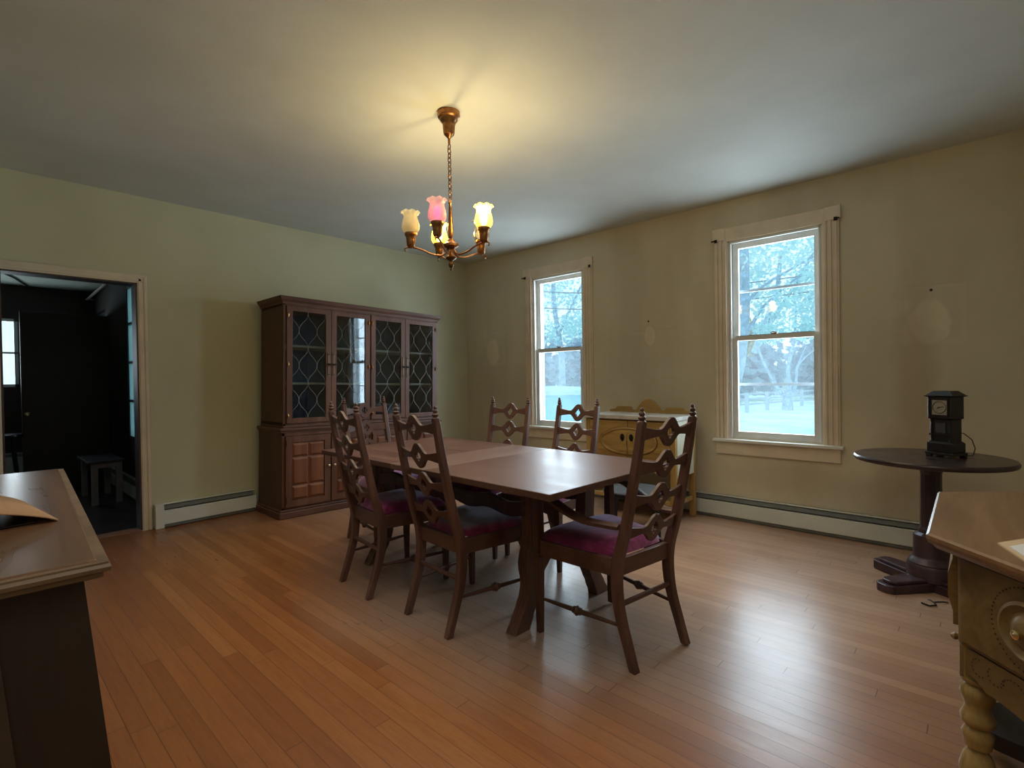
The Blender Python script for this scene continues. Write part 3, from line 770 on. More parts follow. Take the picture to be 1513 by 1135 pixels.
for k in range(4):
    x0 = gx0+gw*k+(.002 if k != 2 else .008); x1 = gx0+gw*(k+1)-(.002 if k != 1 else .008); z0, z1 = .835, 1.880; sl, sr, st = .050, .050, .045
    bm = B(); box(bm, x0, x0+sl, HY-.012, HY+.006, z0, z1); box(bm, x1-sr, x1, HY-.012, HY+.006, z0, z1); box(bm, x0+sl, x1-sr, HY-.012, HY+.006, z1-st, z1); box(bm, x0+sl, x1-sr, HY-.012, HY+.006, z0, z0+st)
    d = obj('glass_door', bm, M['cab'], t, bevel=.003)
    a0, a1, b0, b1 = x0+sl, x1-sr, z0+st, z1-st
    bm = B(); box(bm, a0, a1, HY-.003, HY+.000, b0, b1); obj('pane', bm, M['cab_glass'], d)
    bm = B(); GW = a1-a0; P = (b1-b0)/3.05; A = .133*GW
    for j, fr_ in enumerate((.07, .333, .60, .865)):
        for i0 in range(1):
            pts = []
            for i in range(73):
                z = b1-(b1-b0)*i/72; ph = 2*PI*(b1-.012-z)/P
                w = math.cos(ph); w = math.copysign(abs(w)**.85, w)
                x = a0+fr_*GW + A*w*(1 if j % 2 == 0 else -1)*-1
                pts.append((min(max(x, a0+.001), a1-.001), HY-.004, z))
            tube(bm, pts, .0012, 5)
    obj('lattice', bm, plain('lattice lead', (.34, .35, .34), .5, .3), d, smooth=True)
    hx_ = x1-.024 if k % 2 == 0 else x0+.024
    bm = B(); cbox(bm, (hx_, HY-.014, 1.37), (.016, .004, .20)); lathe(bm, [(.011, -.002), (.011, .002)], 12, M=Matrix.Translation((hx_, HY-.014, 1.47)) @ Matrix.Rotation(PI/2, 4, 'X')); lathe(bm, [(.011, -.002), (.011, .002)], 12, M=Matrix.Translation((hx_, HY-.014, 1.27)) @ Matrix.Rotation(PI/2, 4, 'X'))
    obj('handle_plate', bm, plain('dull brass plate', (.20, .135, .085), .6, .3), d)
    bm = B(); tube(bm, [(hx_-.026, HY-.030, 1.375), (hx_-.012, HY-.034, 1.37), (hx_+.012, HY-.034, 1.37), (hx_+.026, HY-.030, 1.375)], [.004, .008, .008, .004], 8); tube(bm, [(hx_, HY-.012, 1.37), (hx_, HY-.034, 1.37)], .006, 8)
    obj('handle', bm, M['iron'], d, smooth=True)
    hx_ = x0+.012 if k % 2 == 0 else x1-.012
    for hz in (.90, 1.36, 1.80):
        bm = B(); lathe(bm, [(.003, -.022), (.007, -.012), (.010, 0), (.007, .012), (.003, .022)], 8, (hx_, HY-.014, hz)); obj('hinge', bm, M['brass'], d, smooth=True)

# ------------------------------------------------------------------ chandelier
CX, CY = 1.932, 2.238
t = thing('chandelier', 'copper five-arm chandelier with tulip glass shades hanging over the dining table', 'chandelier', (CX, CY, 1.83))
Z0 = 1.83
bm = B(); lathe(bm, [(.030, 2.612-Z0), (.033, 2.625-Z0), (.036, 2.665-Z0), (.040, 2.680-Z0), (.050, 2.690-Z0), (.052, 2.702-Z0), (.062, 2.708-Z0), (.066, 2.722-Z0), (.064, 2.740-Z0)], 28); lathe(bm, [(.007, 2.555-Z0), (.008, 2.59-Z0), (.018, 2.60-Z0), (.030, 2.615-Z0)], 16)
obj('canopy', bm, M['brass'], t, smooth=True)
bm = B(); zt = 2.555; nl = 13; zb = 2.225; Lk = (zt-zb)/nl
for i in range(nl):
    zc = zt-Lk*(i+.5)-Z0; pts = []
    for k in range(14):
        a = 2*PI*k/14; xx = .0105*math.cos(a); zz = (Lk*.68)*math.sin(a)
        pts.append((xx if i % 2 else 0, 0 if i % 2 else xx, zc+zz))
    tube(bm, pts, .0030, 6, closed=True)
obj('chain', bm, M['brass_dark'], t, smooth=True)
bm = B(); lathe(bm, [(.006, 2.235-Z0), (.010, 2.228-Z0), (.012, 2.218-Z0), (.008, 2.212-Z0), (.009, 2.19-Z0), (.013, 2.12-Z0), (.0165, 2.05-Z0), (.015, 2.025-Z0), (.010, 2.015-Z0), (.022, 2.005-Z0), (.022, 1.998-Z0), (.030, 1.990-Z0), (.046, 1.980-Z0), (.046, 1.968-Z0), (.024, 1.958-Z0), (.014, 1.95-Z0), (.013, 1.93-Z0)], 24)
obj('stem', bm, M['brass'], t, smooth=True)
bm = B(); lathe(bm, [(.001, 1.828-Z0), (.006, 1.832-Z0), (.007, 1.838-Z0), (.004, 1.844-Z0), (.012, 1.850-Z0), (.015, 1.862-Z0), (.014, 1.872-Z0), (.009, 1.880-Z0), (.009, 1.886-Z0), (.028, 1.898-Z0), (.032, 1.905-Z0), (.024, 1.912-Z0), (.016, 1.925-Z0), (.013, 1.935-Z0)], 24)
obj('finial', bm, M['brass_dark'], t, smooth=True)
base_ang = math.degrees(math.atan2(CY, CX))      # direction away from the camera
kinds = [(180, 'shade_cream', 'cream frosted glass shade, unlit', False), (252, 'shade_pink', 'pink frosted glass shade', None), (324, 'shade_lit', 'glowing yellow glass shade', True), (36, 'clear_shade', 'clear glass shade, unlit', False), (108, 'shade_lit', 'glowing yellow glass shade behind the stem', True)]
for ang, mk, lab, lit in kinds:
    # ang measured from viewer's right, counter-clockwise going away
    a = math.radians(base_ang-90+ang); ca, sa = math.cos(a), math.sin(a)
    bm = B(); pts = []
    for r, z in ((.012, 1.972), (.020, 1.955), (.032, 1.928), (.055, 1.916), (.090, 1.918), (.125, 1.928), (.160, 1.945), (.195, 1.957), (.225, 1.962), (.250, 1.960), (.262, 1.952), (.262, 1.942), (.252, 1.938)):
        pts.append((ca*r, sa*r, z-Z0))
    tube(bm, pts, [.0055]*9+[.005, .0045, .004, .003], 8)
    arm = obj('arm', bm, M['brass'], t, smooth=True)
    R = .227; o = (ca*R, sa*R, 0)
    bm = B(); lathe(bm, [(.006, 1.955-Z0), (.019, 1.966-Z0), (.024, 1.972-Z0), (.026, 2.000-Z0), (.028, 2.018-Z0), (.034, 2.026-Z0), (.036, 2.036-Z0), (.034, 2.044-Z0)], 20, o)
    obj('socket_cup', bm, M['brass'], arm, smooth=True)
    bm = B(); prof = [(.026, 2.036), (.040, 2.047), (.0485, 2.063), (.0500, 2.082), (.046, 2.104), (.0395, 2.126), (.0375, 2.142), (.0425, 2.154), (.0525, 2.162)]
    def wav(k, an, r, z):
        f = max(0, (k-5)/3)
        return r*(1+.09*f*math.cos(8*an)), z-.0055*f*math.cos(8*an)
    lathe(bm, [(r, z-Z0) for r, z in prof], 48, o, wav=wav, cap=False)
    sh = obj('lamp_shade', bm, M[mk], arm, smooth=True, label=lab)
    if mk != 'clear_shade': pass
    bm = B(); lathe(bm, [(.009, 2.040-Z0), (.011, 2.055-Z0), (.019, 2.078-Z0), (.022, 2.096-Z0), (.019, 2.114-Z0), (.009, 2.126-Z0), (.001, 2.129-Z0)], 14, o)
    obj('bulb', bm, M['bulb_on'] if lit else (M['bulb_pink'] if lit is None else M['bulb_off']), arm, smooth=True)
    if lit:
        ld = bpy.data.lights.new('bulb_light', 'POINT'); ld.energy = 9; ld.color = (1, .76, .36); ld.shadow_soft_size = .03
        lo = bpy.data.objects.new('bulb_light', ld); COL.objects.link(lo); lo.location = (CX+o[0], CY+o[1], 2.150)

# ------------------------------------------------------------------ washstand
wx, wy = 4.05, 1.872               # front right corner, body runs +y; local: X along +y?  keep world axes relative to corner
t = thing('washstand', 'old golden oak washstand with scalloped crest between the two windows', 'cabinet', (wx, wy, -.064))
WL, WDp = .89, .42; zb = .064
def Z(z): return z+zb
bm = B(); box(bm, -.015, WDp, -.015, WL+.015, Z(.815), Z(.852)); obj('top', bm, M['worn_white'], t, bevel=.005)
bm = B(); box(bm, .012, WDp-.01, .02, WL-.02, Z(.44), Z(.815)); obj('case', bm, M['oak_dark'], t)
for ya in (0, WL-.02):
    bm = B(); box(bm, .015, WDp-.03, ya, ya+.020, Z(.33), Z(.812)); obj('side_panel', bm, M['cream_paint'], t, bevel=.002)
for (x, y) in ((.022, .022), (WDp-.022, .022), (.022, WL-.022), (WDp-.022, WL-.022)):
    bm = B(); box(bm, x-.022, x+.022, y-.024, y+.024, -fz(4.05)*0, Z(.812)); obj('leg', bm, M['oak_z'], t, bevel=.003)
hw = WL/2
for s in (0, 1):
    y0 = .048 if s == 0 else hw+.002; y1 = hw-.002 if s == 0 else WL-.048
    bm = B(); box(bm, -.004, .012, y0, y1, Z(.455), Z(.800)); d = obj('door', bm, M['oak'], t, bevel=.003)
    # half of the carved eye-shaped raised moulding, joined across both doors
    bm = B(); pts = []
    for i in range(33):
        a = PI*i/32
        f = math.cos(a)                       # 1..-1 : z
        rad = .27*(math.sin(a)**.9)
        zz = .620+.115*f
        if f > .45: rad = .27*math.sin(a)**.9*.92-.015*(f-.45)
        pts.append((-.006, (hw-.006-rad) if s == 0 else (hw+.006+rad), Z(zz)))
    tube(bm, pts, .010, 6)
    # low dome in the middle
    rings = []
    for q in (1, .75, .5, .2):
        rings.append([bm.verts.new((-.004-.016*(1-q)**.6, ((hw-.006)+(p[1]-(hw-.006))*q) if s == 0 else ((hw+.006)+(p[1]-(hw+.006))*q), Z(.62)+(p[2]-Z(.62))*q)) for p in pts])
    for a, b_ in zip(rings[:-1], rings[1:]):
        for i in range(len(pts)-1): bm.faces.new((a[i], a[i+1], b_[i+1], b_[i]))
    bm.faces.new(rings[-1])
    obj('carved_panel', bm, M['oak'], d, smooth=True)
    bm = B(); tube(bm, [(p[0]+.004, (hw-.006)+(p[1]-(hw-.006))*1.045 if s == 0 else (hw+.006)+(p[1]-(hw+.006))*1.045, Z(.62)+(p[2]-Z(.62))*1.07) for p in pts], .006, 6); obj('carved_groove', bm, plain('dark groove', (.09, .045, .012), .6), d, smooth=True)  # darker line around the carved oval, for contrast
    ky = hw-.045 if s == 0 else hw+.045
    bm = B(); lathe(bm, [(.022, 0), (.020, .005), (.008, .008)], 14, M=Matrix.Translation((-.020, ky, Z(.655))) @ Matrix.Rotation(-PI/2, 4, 'Y') @ Matrix.Scale(1.5, 4, (1, 0, 0)))
    tube(bm, [(-.024, ky, Z(.668)), (-.038, ky, Z(.66)), (-.040, ky, Z(.645)), (-.026, ky, Z(.635))], .005, 6)
    obj('pull', bm, M['iron'], d)
bm = B(); cols = []
for i in range(61):
    u = i/60; a = abs(2*u-1)
    lo = .400-.050*(a > .55)*math.sin(PI*min(1, (a-.55)/.33))*1.0 + (.02*math.cos(a/.55*PI/2) if a < .55 else 0)
    cols.append((.046+(WL-.092)*u, Z(lo), Z(.440)))
strip(bm, cols, lambda u, v, w: (w, u, v), .004, .018)
box(bm, -.002, .016, .046, WL-.046, Z(.440), Z(.452))
obj('scalloped_apron', bm, M['oak'], t)
bm = B(); cols = []
def crest(u):
    a = abs(u)
    if a < .30: return .972 + .012*math.cos(a/.30*PI/2) - .090*(a/.30)**2.0
    if a < .40: return .882-.006*math.sin((a-.30)/.1*PI)
    if a < .44: return .882+.026*(a-.40)/.04
    if a < .80: return .908
    if a < .84: return .908-.022*(a-.80)/.04
    return .886-.012*(a-.84)/.16
for i in range(81):
    u = -1+2*i/80; cols.append((hw+u*(hw-.02), Z(.85), Z(crest(u))))
strip(bm, cols, lambda u, v, w: (w, u, v), WDp-.026, WDp-.008)
obj('crest_board', bm, M['oak'], t, bevel=.002)
bm = B(); box(bm, .03, WDp-.03, .02, WL-.02, Z(.085), Z(.100)); bar(bm, (.022, .03, Z(.105)), (.022, WL-.03, Z(.105)), .022, .035); bar(bm, (.03, .022, Z(.105)), (WDp-.03, .022, Z(.105)), .022, .035); bar(bm, (.03, WL-.022, Z(.105)), (WDp-.03, WL-.022, Z(.105)), .022, .035)
obj('lower_shelf', bm, M['oak_z'], t, bevel=.003)

# dark stool in front of it
t = thing('stool', 'low dark wooden stool with grey seat in front of the washstand', 'stool', (3.60, 2.00, fz(3.6)))
bm = B(); lathe(bm, [(.02, .360), (.20, .362), (.225, .356), (.232, .350)], 32); obj('seat', bm, plain('grey seat pad', (.075, .085, .095), .7), t, smooth=True)
bm = B(); lathe(bm, [(.226, .318), (.245, .322), (.250, .338), (.246, .354), (.228, .356), (.226, .318)], 36, cap=False); obj('rim', bm, M['black'], t, smooth=True)
for k in range(4):
    a = PI/4+PI/2*k+.55; bm = B(); tube(bm, [(.215*math.cos(a), .215*math.sin(a), .335), (.225*math.cos(a), .225*math.sin(a), .18), (.235*math.cos(a), .235*math.sin(a), .0)], [.022, .018, .014], 10); obj('leg', bm, M['black'], t, smooth=True)

# ------------------------------------------------------------------ round pedestal table
t = thing('round_table', 'dark round pedestal table holding the clock beneath the wall at right', 'table', (3.80, .20, fz(3.80)))
h0 = -fz(3.80)
bm = B(); lathe(bm, [(.05, .725), (.345, .727), (.366, .732), (.372, .742), (.372, .752), (.366, .760), (.05, .760)], 64); obj('tabletop', bm, M['dark_top'], t, smooth=True)
bm = B(); lathe(bm, [(.085, .300), (.084, .305), (.062, .318), (.060, .335), (.056, .345), (.052, .355), (.050, .66), (.056, .69), (.062, .705), (.075, .726)], 12); obj('column', bm, M['dark_wood'], t)
bm = B(); lathe(bm, [(.118, .055), (.118, .125), (.110, .140), (.112, .148), (.098, .168), (.090, .175), (.086, .185), (.084, .305)], 28); obj('pedestal', bm, M['dark_wood'], t, smooth=True)
for k in range(4):
    a = math.radians(54+90*k); Mx = Matrix.Rotation(a, 4, 'Z')
    bm = B(); poly = [(.06, -.075), (.26, -.062), (.325, -.055), (.350, -.025), (.350, .025), (.325, .055), (.26, .062), (.06, .075)]
    poly_prism(bm, poly, 0, .052); poly2 = [(.05+(x-.06)*.92, y*.82) for x, y in poly]; poly_prism(bm, poly2, .052, .072)
    for v in bm.verts: v.co = Mx @ v.co
    obj('foot', bm, M['dark_wood'], t, bevel=.006, doubles=False)

# clock
NA = math.atan2(-.036, -1)-math.radians(31)     # direction the dial faces
t = thing('mantel_clock', 'small black grandfather-shaped clock standing on the round table', 'clock', (3.86, .135, fz(3.8)+.760), NA+PI/2)
# local: front faces -Y
def tier(bm, w, d, z0, z1, w2=None, d2=None):
    w2 = w if w2 is None else w2; d2 = d if d2 is None else d2
    a = [bm.verts.new((x*w/2, y*d/2, z0)) for x, y in ((-1,-1),(1,-1),(1,1),(-1,1))]; b_ = [bm.verts.new((x*w2/2, y*d2/2, z1)) for x, y in ((-1,-1),(1,-1),(1,1),(-1,1))]
    bm.faces.new(a); bm.faces.new(b_)
    for k in range(4): bm.faces.new((a[k], a[(k+1)%4], b_[(k+1)%4], b_[k]))
bm = B(); tier(bm, .150, .125, .010, .026); tier(bm, .136, .112, .026, .080); tier(bm, .136, .112, .080, .090, .112, .094)
for x, y in ((-1,-1),(1,-1),(1,1),(-1,1)): cbox(bm, (x*.058, y*.048, .005), (.03, .025, .010))
obj('base', bm, M['clock'], t, bevel=.004, doubles=False)
bm = B(); tier(bm, .106, .090, .090, .215); tier(bm, .104, .088, .215, .222, .128, .108)
for s in (-1, 1):
    lathe(bm, [(.008, .092), (.005, .10), (.007, .15), (.005, .20), (.008, .212)], 10, (s*.046, -.046, 0))
cbox(bm, (0, -.047, .128), (.112, .012, .010)); obj('trunk', bm, M['clock'], t, doubles=False)
bm = B(); box(bm, -.026, .026, -.0475, -.044, .138, .195); obj('trunk_glass', bm, plain('dim clock glass', (.07, .07, .08), .25), t)
bm = B(); tier(bm, .122, .102, .222, .345)
for s in (-1, 1): lathe(bm, [(.007, .226), (.005, .235), (.006, .28), (.005, .33), (.007, .342)], 10, (s*.056, -.052, 0))
obj('hood', bm, M['clock'], t, doubles=False)
bm = B(); tier(bm, .126, .106, .345, .350, .150, .128); tier(bm, .150, .128, .350, .354); tier(bm, .142, .120, .354, .380, .088, .070)
obj('roof', bm, M['clock'], t, doubles=False)
bm = B(); box(bm, -.040, .040, -.0535, -.050, .243, .328); dl = obj('dial', bm, M['dial'], t)
bm = B(); lathe(bm, [(.033, 0), (.036, .002), (.033, .004)], 28, M=Matrix.Translation((0, -.0535, .286)) @ Matrix.Rotation(PI/2, 4, 'X'), cap=False)
obj('bezel', bm, M['brass_dark'], dl)
bm = B(); bar(bm, (-.002, -.0555, .284), (.022, -.0555, .291), .003, .002, up=(0, 1, 0)); bar(bm, (.002, -.0560, .288), (-.012, -.0560, .280), .004, .002, up=(0, 1, 0)); obj('hands', bm, M['iron'], dl)
bm = B()
for x0, x1, z0, z1 in ((-.046, .046, .328, .338), (-.046, .046, .233, .243), (-.046, -.039, .243, .328), (.039, .046, .243, .328)): box(bm, x0, x1, -.056, -.050, z0, z1)
obj('dial_frame', bm, M['clock'], dl)
bm = B(); tube(bm, [(.03, .045, .13), (.045, .075, .135), (.075, .095, .10), (.088, .10, .05), (.075, .105, .008), (.05, .10, .004), (.04, .085, .004)], .003, 8); obj('cord', bm, plain('brown cord', (.06, .045, .03), .6), t, smooth=True)

# frayed cord on the floor beside the pedestal
bm = B()
tube(bm, [(3.56, .12, fz(3.56)+.006), (3.54, .14, fz(3.54)+.010), (3.52, .175, fz(3.52)+.005), (3.47, .165, fz(3.47)+.006), (3.44, .19, fz(3.44)+.006), (3.46, .225, fz(3.46)+.006)], .004, 6)
tube(bm, [(3.50, .17, fz(3.5)+.006), (3.52, .19, fz(3.52)+.012), (3.535, .20, fz(3.53)+.006)], .003, 6)
tag(obj('power_cord', bm, M['iron'], smooth=True), 'thin dark cord lying on the floor by the pedestal table foot', 'cord')

# ------------------------------------------------------------------ console on the right
t = thing('console_table', 'golden oak console with turned legs cut off by the right edge', 'table', (0, 0, 0))
top_poly = [(1.70, .100), (1.235, -.330), (1.20, -.62), (2.80, -.62), (2.72, -.40), (2.315, .104)]
def inset(poly, d):
    n = len(poly); out = []
    for i in range(n):
        p0, p1, p2 = [Vector(poly[(i+k) % n]) for k in (-1, 0, 1)]
        e1 = (p1-p0).normalized(); e2 = (p2-p1).normalized(); n1 = Vector((-e1.y, e1.x)); n2 = Vector((-e2.y, e2.x))
        area = sum(poly[k][0]*poly[(k+1)%n][1]-poly[(k+1)%n][0]*poly[k][1] for k in range(n))
        s = 1 if area > 0 else -1
        b_ = (n1+n2); b_ = b_/max(.3, b_.dot(n1)) if b_.length > 1e-6 else n1
        out.append(tuple(p1+b_*d*s))
    return out
bm = B()
lay = [(.735, .040), (.742, .020), (.752, .012), (.756, .004), (.766, .0), (.775, .0), (.780, .006)]
rings = [[bm.verts.new((x, y, z)) for x, y in inset(top_poly, d)] for z, d in lay]
for a, b_ in zip(rings[:-1], rings[1:]):
    for k in range(6): bm.faces.new((a[k], a[(k+1)%6], b_[(k+1)%6], b_[k]))
bm.faces.new(rings[0]); bm.faces.new(rings[-1])
obj('top', bm, M['desk_top'], t)
body = inset(top_poly, .062)
bm = B(); poly_prism(bm, body, .505, .736); obj('carcass', bm, M['desk'], t, bevel=.003)
# left front face (between vertex 0 and 1)
c0 = Vector((*body[0], 0)); c1v = Vector((*body[1], 0)); du = (c1v-c0).normalized(); nn = Vector((du.y, -du.x, 0))
if nn.dot(Vector((-1, 1, 0))) < 0: nn = -nn
FL = (c1v-c0).length
def FP(u, z, o=0.0): return c0+du*u+nn*o+Vector((0, 0, z))
bm = B(); cols = []
for i in range(41):
    u = i/40; lo = .415+(.018*math.sin(PI*min(1, u/.12))+.0) - (.03*math.sin(PI*(u-.16)/.68)**2 if .16 < u < .84 else 0)
    cols.append((u*FL, lo, .500))
strip(bm, cols, lambda u, v, w: FP(u, v, w), -.022, -.002)
ob = obj('scalloped_apron', bm, M['desk'], t, bevel=.002)
bm = B(); cols = [(i/20*.60, .425, .500) for i in range(21)]
strip(bm, cols, lambda u, v, w: (body[0][0]+.005+u*.9, body[0][1]-w, v), .002, .022); obj('scalloped_apron', bm, M['desk'], t)
bm = B(); strip(bm, [(.012, .515, .726), (FL-.012, .515, .726)], lambda u, v, w: FP(u, v, w), .0, .008); dr = obj('drawer_front', bm, M['desk'], t, bevel=.003)
rc = (.195, .622)
q = nn.to_track_quat('Z', 'Y').to_matrix().to_4x4()
bm = B(); lathe(bm, [(.058, 0), (.066, .006), (.068, .014), (.060, .018), (.052, .010), (.046, .008), (.040, .012), (.030, .022), (.016, .028), (.002, .030)], 36, M=Matrix.Translation(FP(*rc, .008)) @ q); obj('roundel', bm, M['desk'], dr, smooth=True)
bm = B(); lathe(bm, [(.006, 0), (.009, .008), (.010, .014), (.003, .018)], 12, M=Matrix.Translation(FP(*rc, .036)) @ q); obj('knob', bm, M['brass_bright'], dr, smooth=True)
bm = B()
def dots(cu, cz, r, n, fr=(0, 1)):
    for i in range(n):
        a = 2*PI*(fr[0]+(fr[1]-fr[0])*i/n); p = FP(cu+r*math.cos(a), cz+r*math.sin(a), .0085)
        lathe(bm, [(.0022, 0), (.0016, .0012)], 6, M=Matrix.Translation(p) @ q)
dots(.195, .622, .096, 56)
obj('dotted_inlay', bm, plain('dark inlay', (.05, .025, .012), .5), dr)
bm = B()
for cu, cz, r, n, f in ((.055, .468, .020, 9, (.25, .9)), (.098, .470, .020, 9, (.4, 1.1)), (.14, .455, .03, 9, (.1, .5))):
    for i in range(n):
        a = 2*PI*(f[0]+(f[1]-f[0])*i/n); lathe(bm, [(.002, 0), (.0015, .0012)], 6, M=Matrix.Translation(FP(cu+r*math.cos(a), cz+r*math.sin(a), -.0018)) @ q)
obj('dotted_inlay', bm, plain('dark inlay low', (.05, .025, .012), .5), ob)
# drop bracket on the hidden front seen edge-on
bm = B(); cols = [(z, 0, .022 if .56 < z < .70 else .012) for z in (.525, .54, .56, .60, .66, .70, .715, .725)]
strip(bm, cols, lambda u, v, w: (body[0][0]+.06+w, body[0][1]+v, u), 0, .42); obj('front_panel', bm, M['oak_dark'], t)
bm = B(); lathe(bm, [(.006, 0), (.010, .010), (.004, .018)], 10, M=Matrix.Translation((body[0][0]+.10, body[0][1], .478)) @ Matrix.Rotation(-PI/2, 4, 'X')); obj('drop_button', bm, M['oak_dark'], t, smooth=True)
LP = [(.012, 0), (.024, .008), (.030, .022), (.026, .036), (.018, .046), (.026, .055), (.030, .070), (.022, .082), (.020, .10), (.028, .125), (.036, .160), (.038, .185), (.031, .215), (.022, .232), (.020, .240), (.028, .246), (.030, .262), (.033, .275), (.027, .288), (.024, .296), (.034, .306), (.036, .318), (.030, .332), (.026, .345), (.030, .362), (.036, .378), (.034, .395), (.026, .405), (.034, .412), (.036, .420)]
ins = inset(top_poly, .098)
for (x, y) in (ins[0], ins[1], ins[3], ins[5]):
    bm = B(); lathe(bm, LP, 24, (x, y, 0)); box(bm, x-.026, x+.026, y-.026, y+.026, .418, .51); obj('leg', bm, M['desk_leg'], t, smooth=True)
bm = B(); poly_prism(bm, [(2.165, .036), (2.06, -.012), (1.98, -.30), (1.98, -.50), (2.36, -.50), (2.30, -.08)], .075, .125)
obj('lower_shelf', bm, M['black'], t, bevel=.003)

# folder + paper on console
t = thing('folder', 'manila folder with a white sheet at the right edge of the console', 'folder', (0, 0, .7805))
bm = B(); poly_prism(bm, [(1.69, -.035), (1.555, -.078), (1.55, -.33), (1.80, -.33), (1.80, -.10)], 0, .004); obj('cover', bm, M['manila'], t)
bm = B(); poly_prism(bm, [(1.665, -.055), (1.572, -.084), (1.57, -.30), (1.76, -.30), (1.76, -.11)], .004, .006); obj('sheet', bm, M['paper'], t, label='white printed sheet')

# ------------------------------------------------------------------ buffet on the left
t = thing('sideboard', 'long brown sideboard with worn moulded top at the left edge', 'sideboard', (.195, 1.26, 0), math.radians(-3.4))
# local: near right corner of the top at origin; x<0 depth, y>0 length
bm = B(); L_, D_ = 1.57, .50
def rings_box(bm, lay):
    rr = [[bm.verts.new(p) for p in ((-D_+d*0, d, z), (-d, d, z), (-d, L_-d, z), (-D_, L_-d, z))] for z, d in lay]
    for a, b_ in zip(rr[:-1], rr[1:]):
        for k in range(4): bm.faces.new((a[k], a[(k+1)%4], b_[(k+1)%4], b_[k]))
    bm.faces.new(rr[0]); bm.faces.new(rr[-1])
rings_box(bm, [(.818, .020), (.822, .012), (.830, .012), (.834, .002), (.842, .0), (.848, .004), (.852, .004)])
obj('top_moulding', bm, M['chest_edge'], t)
bm = B(); box(bm, -D_+.001, -.020, .020, L_-.020, .840, .8555); obj('top', bm, M['chest_top'], t, bevel=.004)
bm = B()
a = [(-D_, .055), (-.040, .055), (-.040, L_-.05), (-D_, L_-.05)]; b_ = [(-D_, .055), (.035, .055), (.035, L_-.05), (-D_, L_-.05)]
va = [bm.verts.new((x, y, .820)) for x, y in a]; vb = [bm.verts.new((x, y, 0)) for x, y in b_]
bm.faces.new(va); bm.faces.new(vb)
for k in range(4): bm.faces.new((va[k], va[(k+1)%4], vb[(k+1)%4], vb[k]))
obj('carcass', bm, M['chest'], t)
bm = B(); va = []
for x0, x1, z in ((-.200, -.170, .815), (-.130, -.10, .0)): va.append([bm.verts.new((x, y, z)) for x, y in ((x0-.3, .046), (x1, .046), (x1, .056), (x0-.3, .056))])
bm.faces.new(va[0]); bm.faces.new(va[1])
for k in range(4): bm.faces.new((va[0][k], va[0][(k+1)%4], va[1][(k+1)%4], va[1][k]))
obj('end_stile', bm, plain('end stile', (.055, .036, .024), .6), t)
# tan card flap (open envelope) on it
t = thing('envelope', 'tan card envelope bowed open on the sideboard top', 'envelope', (.0, 0, .8585))
bm = B(); n = 14; g = []
for i in range(n+1):
    u = i/n
    row = []
    for j in range(2):
        if j == 0: p = V3(-.16+.322*u, 1.70+.02*u, 0); hgt = .060*math.sin(PI*min(1, .42+.58*u))**.8
        else: p = V3(-.16+.280*u, 2.00+.08*u, 0); hgt = .070*math.sin(PI*min(1, .42+.58*u))**.8
        row.append(bm.verts.new((p.x, p.y, max(.001, hgt+.001))))
    g.append(row)
for a, b_ in zip(g[:-1], g[1:]): bm.faces.new((a[0], a[1], b_[1], b_[0]))
o = obj('flap', bm, M['card'], t, smooth=True); so = o.modifiers.new('solid', 'SOLIDIFY'); so.thickness = .003
bm = B(); poly_prism(bm, [(-.30, 1.68), (.12, 1.735), (.10, 2.06), (-.30, 2.0)], .0, .002); obj('flap_shadow', bm, plain('painted flap shadow', (.012, .012, .02), .2), t)  # dark sheet standing in for the shadow under the flap

# ------------------------------------------------------------------ room beyond the doorway
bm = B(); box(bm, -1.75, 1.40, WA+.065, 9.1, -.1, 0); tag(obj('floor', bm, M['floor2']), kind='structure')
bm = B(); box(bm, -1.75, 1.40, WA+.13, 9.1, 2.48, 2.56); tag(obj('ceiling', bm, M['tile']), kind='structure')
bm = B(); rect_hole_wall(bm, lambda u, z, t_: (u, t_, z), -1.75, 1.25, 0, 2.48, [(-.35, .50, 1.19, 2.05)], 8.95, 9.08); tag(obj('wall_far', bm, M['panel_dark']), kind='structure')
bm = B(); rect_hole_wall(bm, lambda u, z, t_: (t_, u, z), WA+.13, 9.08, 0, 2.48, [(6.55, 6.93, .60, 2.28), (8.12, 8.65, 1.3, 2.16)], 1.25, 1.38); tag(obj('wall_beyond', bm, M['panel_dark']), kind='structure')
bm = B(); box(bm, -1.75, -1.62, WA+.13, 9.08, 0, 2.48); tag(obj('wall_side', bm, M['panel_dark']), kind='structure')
def small_window(name, label, fn, u0, u1, z0, z1, bars_z, pane, fm):
    t = thing(name, label, None, kind='structure'); bm = B()
    def q(a, b_, c, d, t0=.0, t1=.03):
        vs = [bm.verts.new(fn(u, z, w)) for u in (a, b_) for z in (c, d) for w in (t0, t1)]
        for f in ((0,1,3,2),(4,6,7,5),(0,4,5,1),(2,3,7,6),(0,2,6,4),(1,5,7,3)): bm.faces.new([vs[i] for i in f])
    s = .035
    q(u0, u0+s, z0, z1); q(u1-s, u1, z0, z1); q(u0, u1, z0, z0+s); q(u0, u1, z1-s, z1)
    for z in bars_z: q(u0, u1, z-.012, z+.012)
    obj('window_frame', bm, fm, t)
    bm = B(); q(u0+s, u1-s, z0+s, z1-s, .010, .014); obj('pane', bm, pane, t); return t
small_window('window_3', 'bright window of the back room seen past the dark door', lambda u, z, w: (u, 8.95+w, z), -.35, .50, 1.19, 2.05, (1.62,), M['pane'], M['sash'])
small_window('window_4', 'tall narrow frosted window on the right wall of the back room', lambda u, z, w: (1.25+w, u, z), 6.55, 6.93, .60, 2.28, (1.02, 1.44, 1.86), M['pane_frost'], M['black'])
small_window('window_5', 'small window glimpsed above the dark door', lambda u, z, w: (1.25+w, u, z), 8.12, 8.65, 1.3, 2.16, (), M['pane'], M['black'])
